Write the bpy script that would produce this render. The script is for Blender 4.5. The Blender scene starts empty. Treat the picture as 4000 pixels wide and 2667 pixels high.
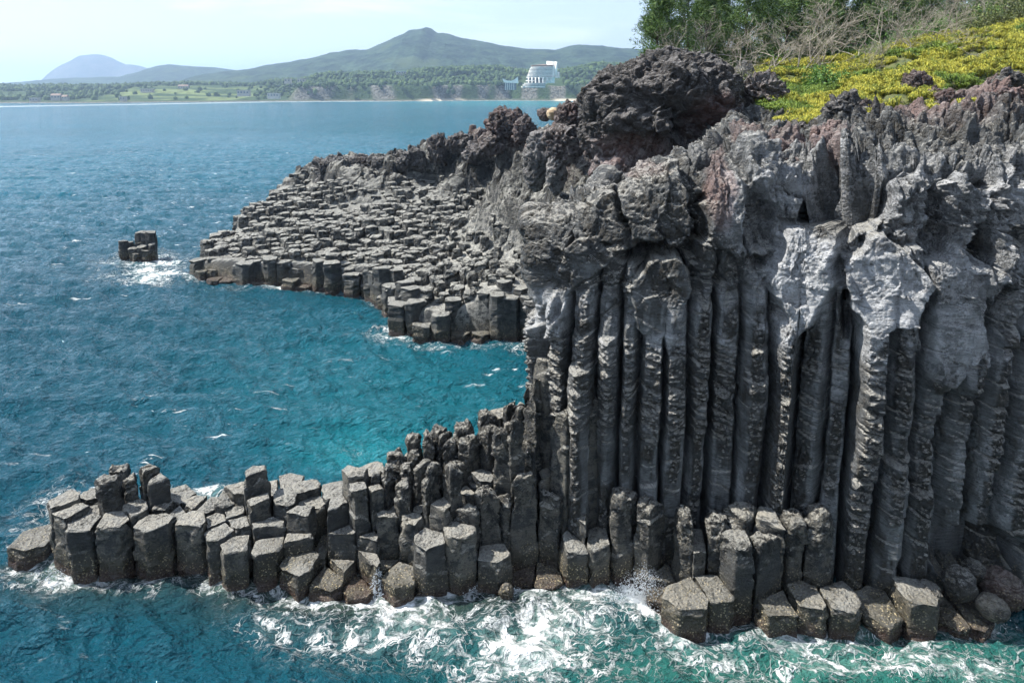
HAZE, EXPO = .00017, 1.27
import bpy, math, random
import numpy as np
from mathutils import Vector
random.seed(7); RS = np.random.RandomState(11)
R = math.radians
sc = bpy.context.scene
COL = sc.collection
# ------------------------------------------------------------ camera model
CAMZ, F, CX, PY, PIT = 20.0, 2721.0, 2000.0, 827.0, R(10)
cp, sp_ = math.cos(PIT), math.sin(PIT)
def W(px, v, D):
    t = (PY-v)/F; k = D/(cp+t*sp_)
    return (k*(px-CX)/F, D, CAMZ + k*(-sp_+t*cp))
def WZ(px, v, z):
    t = (PY-v)/F; k = (z-CAMZ)/(-sp_+t*cp)
    return (k*(px-CX)/F, k*(cp+t*sp_), z)
def Wd(x, v, D): return W(x*1.7007, v*1.7007, D)      # from a 2352 px wide view
def zat(v, D): return W(CX, v, D)[2]
def proj(P):
    y = P[..., 1]; z = P[..., 2]-CAMZ
    d = y*cp - z*sp_; u = y*sp_ + z*cp
    d = np.maximum(d, .1)
    return CX+F*P[..., 0]/d, PY-F*u/d
cam = bpy.data.cameras.new('camera'); co = bpy.data.objects.new('camera', cam); COL.objects.link(co)
co.location = (0, 0, CAMZ); co.rotation_euler = (R(90)-PIT, 0, 0)
cam.sensor_width = 36; cam.lens = F/4000*36; cam.shift_y = -(1333.5-PY)/4000
cam.clip_start = .5; cam.clip_end = 60000
sc.camera = co
# ------------------------------------------------------------ noise
_rng = np.random.RandomState(5)
PERM = np.concatenate([_rng.permutation(256)]*3).astype(np.int64)
_g = _rng.normal(size=(256, 3)); GR = _g/np.linalg.norm(_g, axis=1)[:, None]
JIT = _rng.rand(256, 3)
def _h(ix, iy, iz): return PERM[PERM[PERM[ix & 255]+(iy & 255)]+(iz & 255)]
def pn(P, s=1.0, off=0.0):
    P = np.asarray(P, float)*s + off*np.array([17.3, 9.1, 31.7])
    I = np.floor(P).astype(np.int64); f = P-I; u = f*f*f*(f*(f*6-15)+10)
    ix, iy, iz = I[..., 0], I[..., 1], I[..., 2]; r = 0
    for a in (0, 1):
        wa = u[..., 0] if a else 1-u[..., 0]
        for b in (0, 1):
            wb = u[..., 1] if b else 1-u[..., 1]
            for c in (0, 1):
                wc = u[..., 2] if c else 1-u[..., 2]
                g = GR[_h(ix+a, iy+b, iz+c)]
                r = r + wa*wb*wc*(g[..., 0]*(f[..., 0]-a)+g[..., 1]*(f[..., 1]-b)+g[..., 2]*(f[..., 2]-c))
    return r*1.6
def fbm(P, s=1.0, o=4, off=0.0, g=.5):
    r = 0; a = 1; t = 0
    for i in range(o):
        r = r+a*pn(P, s*2.03**i, off+i*1.7); t += a; a *= g
    return r/t
def rid(P, s=1.0, o=4, off=0.0, g=.55):
    r = 0; a = 1; t = 0
    for i in range(o):
        r = r+a*(1-2*np.abs(pn(P, s*2.03**i, off+i*1.7))); t += a; a *= g
    return r/t
def wor(P, s=1.0, off=0.0):
    P = np.asarray(P, float)*s+off*np.array([7.3, 19.1, 3.7])
    I = np.floor(P).astype(np.int64); f = P-I
    f1 = np.full(f.shape[:-1], 9.); f2 = f1.copy(); idd = np.zeros(f1.shape, np.int64)
    for a in (-1, 0, 1):
        for b in (-1, 0, 1):
            for c in (-1, 0, 1):
                h = _h(I[..., 0]+a, I[..., 1]+b, I[..., 2]+c)
                d = np.sqrt((((JIT[h]+(a, b, c))-f)**2).sum(-1))
                n = d < f1
                f2 = np.where(n, f1, np.minimum(f2, d)); idd = np.where(n, h, idd); f1 = np.where(n, d, f1)
    return f1, f2, idd
def facet(P, s=1.0, off=0.0, k=1.0):
    """broken-stone relief: each cell is a plane tilted its own way, with a step between cells"""
    P = np.asarray(P, float)*s+off*np.array([7.3, 19.1, 3.7])
    I = np.floor(P).astype(np.int64); f = P-I
    f1 = np.full(f.shape[:-1], 9.); idd = np.zeros(f1.shape, np.int64); V = np.zeros(f.shape)
    for a in (-1, 0, 1):
        for b in (-1, 0, 1):
            for c in (-1, 0, 1):
                h = _h(I[..., 0]+a, I[..., 1]+b, I[..., 2]+c); q = f-(JIT[h]+(a, b, c)); d = (q**2).sum(-1)
                n = d < f1; idd = np.where(n, h, idd); f1 = np.where(n, d, f1); V[n] = q[n]
    return ((V*GR[idd]).sum(-1)*k+(JIT[idd, 1]-.5)*.5)/s
def ss(a, b, x):
    t = np.clip((x-a)/(b-a), 0, 1); return t*t*(3-2*t)
# ------------------------------------------------------------ objects
def tag(o, label=None, cat=None, group=None, kind=None):
    if label: o['label'] = label
    if cat: o['category'] = cat
    if group: o['group'] = group
    if cat and not kind: kind = 'thing'
    if kind: o['kind'] = kind
    return o
def empty(name, loc, label=None, cat=None, group=None, rz=0):
    o = bpy.data.objects.new(name, None); COL.objects.link(o); o.location = loc; o.rotation_euler = (0, 0, rz)
    return tag(o, label, cat, group)
def mobj(name, V, Fc, mat, parent=None, loc=(0, 0, 0), smooth=True, attrs=None, local=False):
    """V (n,3); Fc list of index arrays (m,k)"""
    V = np.asarray(V, float).reshape(-1, 3)
    if not local: V = V-np.array(loc)
    if not isinstance(Fc, list): Fc = [Fc]
    Fc = [np.asarray(f, np.int64) for f in Fc if len(f)]
    me = bpy.data.meshes.new(name); me.vertices.add(len(V)); me.vertices.foreach_set('co', V.ravel())
    nl = sum(f.size for f in Fc); npg = sum(len(f) for f in Fc)
    me.loops.add(nl); me.loops.foreach_set('vertex_index', np.concatenate([f.ravel() for f in Fc]))
    me.polygons.add(npg)
    tot = np.concatenate([np.full(len(f), f.shape[1]) for f in Fc]); st = np.concatenate([[0], np.cumsum(tot)[:-1]])
    me.polygons.foreach_set('loop_start', st); me.polygons.foreach_set('loop_total', tot)
    me.polygons.foreach_set('use_smooth', np.full(npg, smooth))
    me.update(calc_edges=True)
    if attrs:
        for k, a in attrs.items():
            a = np.asarray(a, float)
            if a.ndim == 1: a = np.stack([a]*3, -1)
            ca = me.color_attributes.new(k, 'FLOAT_COLOR', 'POINT')
            ca.data.foreach_set('color', np.concatenate([a, np.ones((len(a), 1))], 1).ravel())
    me.materials.append(mat)
    o = bpy.data.objects.new(name, me); COL.objects.link(o); o.location = loc
    if parent: o.parent = parent
    return o
def gridf(n, m, wrap=False):
    """rows n, cols m"""
    i, j = np.meshgrid(np.arange(n-1), np.arange(m if wrap else m-1), indexing='ij')
    j2 = (j+1) % m
    return np.stack([i*m+j, i*m+j2, (i+1)*m+j2, (i+1)*m+j], -1).reshape(-1, 4)
class MB:
    def __init__(s): s.v = []; s.f4 = []; s.f3 = []; s.n = 0
    def add(s, V, q=None, t=None):
        V = np.asarray(V, float).reshape(-1, 3)
        if q is not None and len(q): s.f4.append(np.asarray(q)+s.n)
        if t is not None and len(t): s.f3.append(np.asarray(t)+s.n)
        s.v.append(V); s.n += len(V)
    def box(s, x0, x1, y0, y1, z0, z1):
        V = [(x, y, z) for z in (z0, z1) for y in (y0, y1) for x in (x0, x1)]
        s.add(V, [(0, 2, 3, 1), (4, 5, 7, 6), (0, 1, 5, 4), (1, 3, 7, 5), (3, 2, 6, 7), (2, 0, 4, 6)])
    def tube(s, pts, rad, n=5):
        pts = np.asarray(pts, float); rad = np.broadcast_to(np.asarray(rad, float), (len(pts),))
        d = np.gradient(pts, axis=0); d /= np.linalg.norm(d, axis=1)[:, None]+1e-9
        ref = np.array([0, 0, 1.]) if abs(d[0, 2]) < .8 else np.array([1., 0, 0])
        u = np.cross(d, ref); u /= np.linalg.norm(u, axis=1)[:, None]+1e-9; w = np.cross(d, u)
        a = np.arange(n)*2*math.pi/n
        V = pts[:, None]+rad[:, None, None]*(np.cos(a)[None, :, None]*u[:, None]+np.sin(a)[None, :, None]*w[:, None])
        s.add(V, gridf(len(pts), n, True))
        if n == 4: pass
    def build(s, name, mat, parent=None, loc=(0, 0, 0), smooth=True, attrs=None, local=False):
        return mobj(name, np.concatenate(s.v), ([np.concatenate(s.f4)] if s.f4 else [])+([np.concatenate(s.f3)] if s.f3 else []), mat, parent, loc, smooth, attrs, local)
# ------------------------------------------------------------ material helpers
class NT:
    def __init__(s, name, tree=None):
        if tree is None:
            s.m = bpy.data.materials.new(name); s.m.use_nodes = True; s.t = s.m.node_tree
        else: s.t = tree
        s.t.nodes.clear()
    def n(s, typ, ins=None, **kw):
        nd = s.t.nodes.new(typ)
        for k, v in kw.items(): setattr(nd, k, v)
        for k, v in (ins or {}).items():
            i = nd.inputs[k]
            if isinstance(v, bpy.types.NodeSocket): s.t.links.new(v, i)
            elif v is not None: i.default_value = v
        return nd
    def math(s, op, a, b=None, c=None, clamp=False):
        nd = s.t.nodes.new('ShaderNodeMath'); nd.operation = op; nd.use_clamp = clamp
        for k, v in enumerate((a, b, c)):
            if v is None: continue
            if isinstance(v, bpy.types.NodeSocket): s.t.links.new(v, nd.inputs[k])
            else: nd.inputs[k].default_value = v
        return nd.outputs[0]
    def mr(s, x, a, b, c=0., d=1., smooth=True):
        nd = s.n('ShaderNodeMapRange', {'Value': x, 'From Min': a, 'From Max': b, 'To Min': c, 'To Max': d}, interpolation_type='SMOOTHSTEP' if smooth else 'LINEAR')
        return nd.outputs[0]
    def noise(s, vec, scale, detail=4., rough=.55, dist=0., col=False):
        nd = s.n('ShaderNodeTexNoise', {'Vector': vec, 'Scale': scale, 'Detail': detail, 'Roughness': rough, 'Distortion': dist})
        return nd.outputs[1 if col else 0]
    def vor(s, vec, scale, feature='F1', out=0, rnd=1.):
        nd = s.n('ShaderNodeTexVoronoi', {'Vector': vec, 'Scale': scale, 'Randomness': rnd}, feature=feature)
        return nd.outputs[out]
    def mix(s, f, a, b, typ='MIX'):
        nd = s.t.nodes.new('ShaderNodeMix'); nd.data_type = 'RGBA'; nd.blend_type = typ
        for k, v in ((0, f), (6, a), (7, b)):
            if isinstance(v, bpy.types.NodeSocket): s.t.links.new(v, nd.inputs[k])
            else: nd.inputs[k].default_value = v if k == 0 else (tuple(v)+(1,))[:4]
        return nd.outputs[2]
    def scalev(s, vec, sc_): return s.n('ShaderNodeVectorMath', {0: vec, 1: sc_}, operation='MULTIPLY').outputs[0]
    def addv(s, a, b): return s.n('ShaderNodeVectorMath', {0: a, 1: b}, operation='ADD').outputs[0]
    def bump(s, h, dist, strength=1., nrm=None):
        return s.n('ShaderNodeBump', {'Height': h, 'Distance': dist, 'Strength': strength, 'Normal': nrm}).outputs[0]
    def out(s, col, rough, nrm=None, spec=.5, **kw):
        p = s.n('ShaderNodeBsdfPrincipled')
        ins = {'Base Color': col, 'Roughness': rough, 'Specular IOR Level': spec}
        if nrm is not None: ins['Normal'] = nrm
        ins.update(kw)
        for k, v in ins.items():
            if isinstance(v, bpy.types.NodeSocket): s.t.links.new(v, p.inputs[k])
            else: p.inputs[k].default_value = (tuple(v)+(1,))[:4] if isinstance(v, tuple) else v
        o = s.n('ShaderNodeOutputMaterial'); s.t.links.new(p.outputs[0], o.inputs[0]); return s.m
def rock_mat(name, dark, mid, top, smoothc, cream, red, pit=8., bumpd=.10, wet=True, sed=.25, lighttop=.8):
    """mk.r rough pitted mask, also painted shade in cliff hollows, mk.g pale mask, mk.b red mask"""
    t = NT(name); g = t.n('ShaderNodeNewGeometry'); P = g.outputs['Position']
    a = t.n('ShaderNodeAttribute', attribute_name='mk'); sx = t.n('ShaderNodeSeparateColor', {0: a.outputs['Color']})
    r, gg, b = sx.outputs
    nz = t.n('ShaderNodeSeparateXYZ', {0: g.outputs['True Normal']}).outputs[2]
    pz = t.n('ShaderNodeSeparateXYZ', {0: P}).outputs[2]
    n1 = t.noise(P, .5, 3); n2 = t.noise(P, 2.2, 6, .62); n3 = t.noise(P, 11, 5, .65)
    stri = t.noise(t.scalev(P, (1.1, 1.1, 9.)), 1.6, 4, .6)
    base = t.mix(t.mr(n2, .38, .66), dark, mid)
    sm = t.mix(t.mr(n1, .35, .65), tuple(c*.72 for c in smoothc), smoothc)
    sm = t.mix(t.mr(stri, .4, .62, 0, .7), sm, tuple(c*.5 for c in smoothc))
    rough = t.math('ADD', r, t.mr(n2, .42, .62, -.25, .25), clamp=True)
    c = t.mix(rough, sm, base)
    # pale dust on upward faces, brightened against darker sides to paint sunlight in
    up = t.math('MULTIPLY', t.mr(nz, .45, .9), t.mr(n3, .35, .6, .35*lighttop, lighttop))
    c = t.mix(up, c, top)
    pale = t.math('MULTIPLY', gg, t.mr(t.math('ADD', n2, t.math('MULTIPLY', n3, .6)), .72, .86, .0, 1.))
    pale = t.math('MAXIMUM', pale, t.math('MULTIPLY', t.math('SUBTRACT', gg, .5, clamp=True), 1.6))
    c = t.mix(pale, c, cream)
    c = t.mix(t.math('MULTIPLY', b, t.mr(n1, .3, .6, .35, 1.)), c, red)
    c = t.mix(t.math('MULTIPLY', t.mr(n3, .5, .7), .5), c, tuple(x*.45 for x in dark))
    ck = t.noise(t.scalev(P, (.35, .35, 5.)), 1., 5, .6); c = t.mix(t.mr(t.math('ABSOLUTE', t.math('SUBTRACT', ck, .5)), .0, .018, .6, 0), c, tuple(x*.35 for x in dark))
    ro = t.mr(n3, .3, .7, .95, .7)
    vp = t.vor(t.addv(P, t.scalev(t.noise(P, 3, 2, .5, col=True), (.25, .25, .25))), pit, 'SMOOTH_F1')
    h = t.math('MULTIPLY', t.mr(vp, .1, .55), t.math('MULTIPLY', rough, .8))
    h = t.math('ADD', h, t.math('MULTIPLY', n2, .9)); h = t.math('ADD', h, t.math('MULTIPLY', n3, .8)); h = t.math('ADD', h, t.math('MULTIPLY', t.noise(P, 26, 3, .6), .35))
    h = t.math('ADD', h, t.math('MULTIPLY', stri, t.math('MULTIPLY_ADD', rough, -.3, .5)))
    if wet:
        wz = t.mr(t.math('ADD', pz, t.math('MULTIPLY', t.math('SUBTRACT', n1, .5), 2.2)), .35, 1.9, 1, 0)
        wv = t.mr(t.math('ADD', pz, t.math('MULTIPLY', t.math('SUBTRACT', n2, .5), .8)), .1, .7, 1, 0)
        c = t.mix(t.math('MULTIPLY', wz, .82), c, (.040, .034, .020))
        sp = t.vor(P, 9.5, 'F1'); ms = t.noise(P, 2.6, 2)
        bar = t.math('MULTIPLY', t.mr(sp, .26, .36, 1, 0), t.math('MULTIPLY', wz, t.mr(ms, .38, .55)))
        c = t.mix(t.math('MULTIPLY', bar, .8), c, (.50, .42, .27))
        c = t.mix(t.math('MULTIPLY', wv, .55), c, (.05, .022, .02))
        ro = t.math('SUBTRACT', ro, t.math('MULTIPLY', wz, .55), clamp=True)
        h = t.math('ADD', h, t.math('MULTIPLY', bar, .6))
    return t.out(c, ro, t.bump(h, bumpd, 1.), .35)
M = {}
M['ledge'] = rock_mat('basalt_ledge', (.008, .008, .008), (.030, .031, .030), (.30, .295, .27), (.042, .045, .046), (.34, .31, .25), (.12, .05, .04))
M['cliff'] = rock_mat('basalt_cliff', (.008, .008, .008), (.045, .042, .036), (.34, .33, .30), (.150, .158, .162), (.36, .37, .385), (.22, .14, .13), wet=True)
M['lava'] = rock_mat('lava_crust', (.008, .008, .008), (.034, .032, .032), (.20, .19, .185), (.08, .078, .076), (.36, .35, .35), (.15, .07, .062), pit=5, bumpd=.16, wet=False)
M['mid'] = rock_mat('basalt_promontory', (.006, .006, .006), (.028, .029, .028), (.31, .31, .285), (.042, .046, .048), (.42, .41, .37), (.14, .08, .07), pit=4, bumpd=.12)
def simple(name, c1, c2, scale=3., rough=.8, bd=0., spec=.3, detail=4.):
    t = NT(name); P = t.n('ShaderNodeNewGeometry').outputs['Position']
    n = t.noise(P, scale, detail); c = t.mix(t.mr(n, .35, .65), c1, c2)
    return t.out(c, rough, t.bump(n, bd) if bd else None, spec)
# ------------------------------------------------------------ column geometry
def clip(poly, p, q):
    """keep the part of poly nearer p than q"""
    mx, my = (p[0]+q[0])/2, (p[1]+q[1])/2; nx, ny = q[0]-p[0], q[1]-p[1]
    out = []
    for i in range(len(poly)):
        a = poly[i]; b = poly[(i+1) % len(poly)]
        da = (a[0]-mx)*nx+(a[1]-my)*ny; db = (b[0]-mx)*nx+(b[1]-my)*ny
        if da <= 0: out.append(a)
        if (da < 0 < db) or (db < 0 < da):
            t = da/(da-db); out.append((a[0]+t*(b[0]-a[0]), a[1]+t*(b[1]-a[1])))
    return out
def cells(S, rad):
    S = np.asarray(S); res = []
    rr = np.random.RandomState(3)
    for i, p in enumerate(S):
        d = np.hypot(*(S-p).T); R0 = rad[i] if hasattr(rad, '__len__') else rad
        a0 = rr.rand()*1.05; k = np.arange(6)
        poly = [(p[0]+R0*math.cos(a), p[1]+R0*math.sin(a)) for a in a0+k*math.pi/3+rr.uniform(-.17, .17, 6)]
        for j in np.argsort(d)[1:22]:
            if d[j] < 2.4*R0+.5: poly = clip(poly, p, S[j])
        res.append(poly)
    return res
def radial(poly, cx, cy, n, rnd=1):
    P = np.array(poly)-(cx, cy)
    while len(P) > 4:                                   # merge short edges so that faces stay broad
        L = np.hypot(*(np.roll(P, -1, 0)-P).T); i = int(np.argmin(L))
        if L[i] > .34 and len(P) <= 7: break
        j = (i+1) % len(P); P[i] = (P[i]+P[j])/2; P = np.delete(P, j, 0)
    L = np.hypot(*(np.roll(P, -1, 0)-P).T); per = L.sum(); pts = []
    cc_ = .035 if n > 20 else .09
    m = np.maximum(1, np.round((n-2*len(P))*L/per)).astype(int)
    for i in range(len(P)):
        a = P[i]; e = P[(i+1) % len(P)]-a; f0 = min(cc_/L[i], .3)
        for t in np.linspace(f0, 1-f0, m[i]+1): pts.append(a+e*t)
    pts = np.array(pts); th = np.arctan2(pts[:, 1], pts[:, 0]); r = np.hypot(pts[:, 0], pts[:, 1]); o = np.argsort(th)
    return th[o], r[o]
    d = np.stack([np.cos(th), np.sin(th)], 1)
    for i in range(len(P)):
        a = P[i]; b = P[(i+1) % len(P)]; e = b-a; nn = np.array([e[1], -e[0]]); L = np.hypot(*nn)
        if L < 1e-5: continue
        nn /= L; k = nn@a
        if k < 0: nn = -nn; k = -k
        q = d@nn
        r = np.where(q > 1e-4, np.minimum(r, k/np.maximum(q, 1e-4)), r)
    for _ in range(rnd): r = .25*np.roll(r, 1)+.5*r+.25*np.roll(r, -1)
    return th, r
def col_mesh(poly, cx, cy, zb, zt, nseg=40, dz=.07, seed=0, rough=.4, gap=.03, tilt=(0, 0), dish=0., er=.10, lean=(0, 0), ntop=7, amp=1., taper=0., pool=False, topn=.05):
    rr = np.random.RandomState(seed)
    th, r0 = radial(poly, cx, cy, nseg, 1 if nseg > 20 else 0)
    r0 = np.maximum(r0-gap, .12); rm = r0.mean()
    nz = max(4, int((zt-er-zb)/dz)); zs = np.linspace(zb, zt-er, nz)
    ne = 4 if nseg > 20 else 2
    ea = np.linspace(0, math.pi/2, ne+1)[1:]
    rows = [(z, 1., 0.) for z in zs]+[(zt-er+er*math.sin(a), 1-(er/rm)*(1-math.cos(a)), math.sin(a)) for a in ea]
    f0 = rows[-1][1]
    rows += [(zt, f0*f, 1.) for f in np.linspace(1, 0.0, ntop+1)[1:]]
    rows = np.array(rows); Z = rows[:, 0][:, None]; Fr = rows[:, 1][:, None]; up = rows[:, 2][:, None]
    hh = np.clip((Z-zb)/(zt-zb+1e-6), 0, 1)
    c, s = np.cos(th), np.sin(th)
    rad = r0[None]*Fr*(1-taper*hh)
    X = cx+rad*c+lean[0]*hh*(zt-zb); Y = cy+rad*s+lean[1]*hh*(zt-zb)
    Zg = Z+np.zeros_like(X)
    P = np.stack([X, Y, Zg], -1); P0 = P.copy()
    so = seed % 97
    # sides
    st = pn(P*(.9, .9, 7.), 1., so)*.022+pn(P*(.4, .4, 16.), 1., so+3)*.010
    big = fbm(P, .9, 2, so)*.10
    topm = ss(zt-1.1-rough*2.2, zt-.1, Zg+fbm(P, .7, 2, so+9)*1.8)
    pit = wor(P, 5.2, so)
    pitd = -(ss(.42, .05, pit[0]))*.09+fbm(P, 4, 3, so)*.07
    ron = topm*ss(-.15, .35, fbm(P, .8, 2, so+5)+rough-.45)
    chip = -ss(.05, .5, fbm(P, 1.3, 3, so+21))*ss(zt-.8, zt, Zg)*.34
    side = (st+chip+big*.75+facet(P, 1.1, so, 1.2)*.10+ron*pitd*1.2+fbm(P, 3.5, 2, so)*.025)*amp
    P[..., 0] += side*c*(1-up); P[..., 1] += side*s*(1-up)
    fr2 = np.clip(Fr, 0, 1)
    dn = facet(P0, 1.5, so+1, .8)*topn*1.6+fbm(P0, 1.6, 4, so+2)*topn*1.4+fbm(P0, 7, 2, so)*topn*.5-ss(.4, .1, pit[0])*.05*rough
    P[..., 2] += up*(tilt[0]*(X-cx)+tilt[1]*(Y-cy)-dish*(1-fr2**2)+dn*amp)
    P[..., 2] += (1-up)*ss(zt-1.2, zt, Zg)*(tilt[0]*(X-cx)+tilt[1]*(Y-cy))
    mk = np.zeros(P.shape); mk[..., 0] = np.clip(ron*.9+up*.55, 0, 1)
    n, m = X.shape
    return P, mk, gridf(n, m, True)
# ------------------------------------------------------------ near ledge
CR = {1: (0, 1800, 3.136), 2: (600, 1800, 2.851), 3: (1200, 1800, 2.851), 4: (1500, 1500, 3.136), 5: (1800, 1800, 2.851), 6: (2400, 1850, 2.4125), 7: (3100, 1850, 2.412), 8: (0, 0, .588)}
NL = """1 430 930 .85 w|1 860 470 2.75|1 900 575 2.6|1 1180 410 2.3|1 1160 580 2.1 p|1 1090 715 2.35|1 1380 690 2.4|1 1370 190 3.8 r|1 1590 205 3.4 r|1 1470 115 3.75 r|1 1780 135 3.5 r|1 1930 195 3.3 s
1 1660 545 2.5|1 1920 700 2.3|1 2000 530 2.3 r|2 260 385 2.1|2 280 550 2.05 p|2 410 480 2.15|2 440 630 2.25|2 610 510 2.1|2 700 630 2.0 p|2 810 450 2.35 t|2 890 550 2.1 p|2 780 770 1.95|2 950 680 2.0|2 950 880 1.8|2 1260 700 2.0
2 1250 900 1.6|2 1190 410 2.8|2 1130 130 3.7 s|2 950 330 2.6|2 1450 400 2.6|2 1450 240 2.3|2 1700 310 2.5|2 1300 310 2.1|2 1760 450 2.2 p|2 1670 590 2.5|2 1650 830 1.7|2 1640 1100 1.1 w|2 1880 960 .95 w
3 310 310 2.4|3 320 480 2.9|3 400 790 2.0 p|3 560 130 4.0|3 590 270 3.8|3 790 285 3.6|3 380 1130 .9 w|3 270 1270 .6 w|3 600 1340 .35 w|3 650 1060 1.35 w|3 690 860 1.9|3 900 1110 .9 w|3 1040 1220 .9 w
3 900 610 2.7|3 1150 640 2.7 p|3 1360 830 2.35 p|3 1710 720 2.6|3 1110 230 3.9 r|3 1490 460 3.3|3 1760 500 3.2 r|3 1380 90 4.6 R|3 1640 60 4.7 R|3 1100 60 4.3 R|3 900 100 4.2 R|3 750 160 3.95 R|3 1220 30 4.5 R|3 960 530 2.5|3 1800 350 3.2|3 1260 530 2.7
4 380 650 4.7 R|4 530 570 5.1 R|4 640 550 5.0 R|4 740 600 5.0 R|4 810 660 4.9 R|4 980 510 5.3 R|4 1000 610 5.1 R|4 1260 360 5.8 R|4 1330 500 5.5 R|4 1530 230 6.3 R|4 1640 200 6.6 R|4 1700 290 6.6 R|4 1770 60 7.3 R|4 860 980 4.1 R|4 570 960 4.1 R|4 200 830 4.1 R|4 400 790 4.3 R
4 1510 670 5.2 R|4 1700 690 5.4 R|4 1640 330 6.0 c|4 1600 440 5.6 c|4 1440 400 5.5 c|8 1262 822 8.6 s|8 1220 866 7.9 R|8 1345 918 7.3 r|8 1290 945 6.9 r|8 1210 922 7.1 R|8 1182 965 6.5 R|8 1156 990 6.1 R|4 1850 1000 3.9 c|4 1530 1190 3.7 c|4 1320 1300 3.75 R|4 1150 1150 3.7|4 1960 1080 3.8 c
5 240 330 3.6 R|5 450 375 3.4 R|5 700 170 4.4 R|5 1010 360 3.5 R|5 370 965 1.6 w|5 1230 860 1.75 w|5 1500 820 1.85 w|5 1810 320 3.9 R|5 720 1240 .3 w|5 970 1220 .45 w|5 1300 620 2.6|5 1110 130 3.9 c|5 580 250 3.6 c
6 350 265 3.7 R|6 690 355 3.6 R|6 940 400 3.5 R|6 1220 335 3.7 r|6 790 635 2.35 w|6 1140 600 3.2 r|6 1430 580 3.3 r|6 680 1100 1.35 w|6 950 1045 1.35 w|6 470 965 .8 w|6 480 1090 .5 w|6 1530 1185 1.05 w|6 1700 375 3.75 R|6 1480 430 3.6 c
7 245 365 3.95 R|7 110 1120 1.25 w|7 400 1130 1.2 w|7 800 1230 .8 w|7 1110 1080 1.45 w|7 1470 1290 .5 w|7 1620 1290 .5 w"""
seeds = []
for ent in NL.replace('\n', '|').split('|'):
    q = ent.split(); x0, y0, k = CR[int(q[0])]; z = float(q[3])
    px, v = x0+float(q[1])/k, y0+float(q[2])/k
    P = WZ(px, v, z); seeds.append([P[0], P[1], z, q[4] if len(q) > 4 else '', px, v])
# fill the holes inside the ledge with lower columns
Sx = np.array([s[:2] for s in seeds]); Sz = np.array([s[2] for s in seeds]); nf = 0
gx = []
for iy in range(30):
    for ix in range(60):
        gx.append((-20+ix*1.15+(iy % 2)*.57, 22+iy*1.0))
for x, y in gx:
    A = np.array([s[:2] for s in seeds]); d = np.hypot(A[:, 0]-x, A[:, 1]-y)
    if d.min() < .80: continue
    n = A[(d < 2.3)]-(x, y)
    if len(n) < 4: continue
    an = np.sort(np.arctan2(n[:, 1], n[:, 0])); gapm = np.diff(np.concatenate([an, [an[0]+2*math.pi]])).max()
    if gapm > 2.5: continue
    k = np.argsort(d)[:4]; z = min(float(np.mean([seeds[i][2] for i in k]))-.35, 5)
    seeds.append([x, y, z, 'f', 0, 0]); nf += 1
print('ledge seeds', len(seeds), 'fill', nf)
def frontD(px): return np.interp(px, [0, 200, 700, 1300, 1800, 2300, 2800, 4000], [26.2, 26.2, 25.4, 24.6, 24.8, 25, 23.3, 23])
NC = cells([s[:2] for s in seeds], [(.74+.12*(s[2] > 6.4) if s[3] in 'rRs' and s[2] > 3.2 and s[3] else .92)+(.1 if s[3] == 'w' else 0) for s in seeds])
ledge_objs = []
for i, (s, poly) in enumerate(zip(seeds, NC)):
    x, y, z, k, px, v = s
    if len(poly) < 3: continue
    A = np.array(poly); c = A.mean(0); rr = np.random.RandomState(100+i)
    rough = {'': .15, 'w': .1, 'p': .1, 'r': .7, 'R': 1.1, 's': .25, 't': .1, 'c': .1, 'f': .3}[k]
    tilt = rr.uniform(-.07, .07, 2)
    if k == 't': tilt = (-.3, .1)
    if k == 'w': tilt = tilt*1.5+(0, .06)
    P, mk, fc = col_mesh(poly, c[0], c[1], -1.2, z, 44, .065, 200+i, rough, .012, tilt,
                         dish=.10 if k == 'p' else rr.uniform(-.05, .03), er=.05+.22*(k in 'R' and k != '')+.12*(k in 'rs' and k != ''),
                         lean=rr.uniform(-.02, .02, 2), ntop=8, taper=.12 if k == 'R' else .03, topn=.045 if k not in ('R', 'r') else .13, amp=1.25 if k == 'R' else 1.)
    mk = mk.reshape(-1, 3)
    V = P.reshape(-1, 3)
    if k in 'cR' and k:
        mk[:, 1] = .5 if k == 'c' else .2
        if k == 'c': mk[:, 0] *= .2
    else: mk[:, 1] = rr.uniform(.02, .34)
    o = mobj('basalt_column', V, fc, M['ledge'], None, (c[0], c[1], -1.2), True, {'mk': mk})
    qx, qv = proj(np.array([c[0], c[1], z])); ledge_objs.append([o, c[0], c[1], z, k, float(qx), float(qv)])
def inside(x, y, poly):
    x = np.asarray(x); y = np.asarray(y); r = np.zeros(x.shape, bool); n = len(poly)
    for i in range(n):
        x1, y1 = poly[i]; x2, y2 = poly[(i+1) % n]
        c = ((y1 > y) != (y2 > y)) & (x < (x2-x1)*(y-y1)/((y2-y1) if y2 != y1 else 1e-9)+x1); r ^= c
    return r
def bdist(x, y, poly):
    d = np.full(np.shape(x), 1e9)
    for i in range(len(poly)):
        a = poly[i]; b = poly[(i+1) % len(poly)]; e = b-a; t = np.clip(((x-a[0])*e[0]+(y-a[1])*e[1])/(e@e), 0, 1)
        d = np.minimum(d, np.hypot(x-a[0]-t*e[0], y-a[1]-t*e[1]))
    return d
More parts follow.
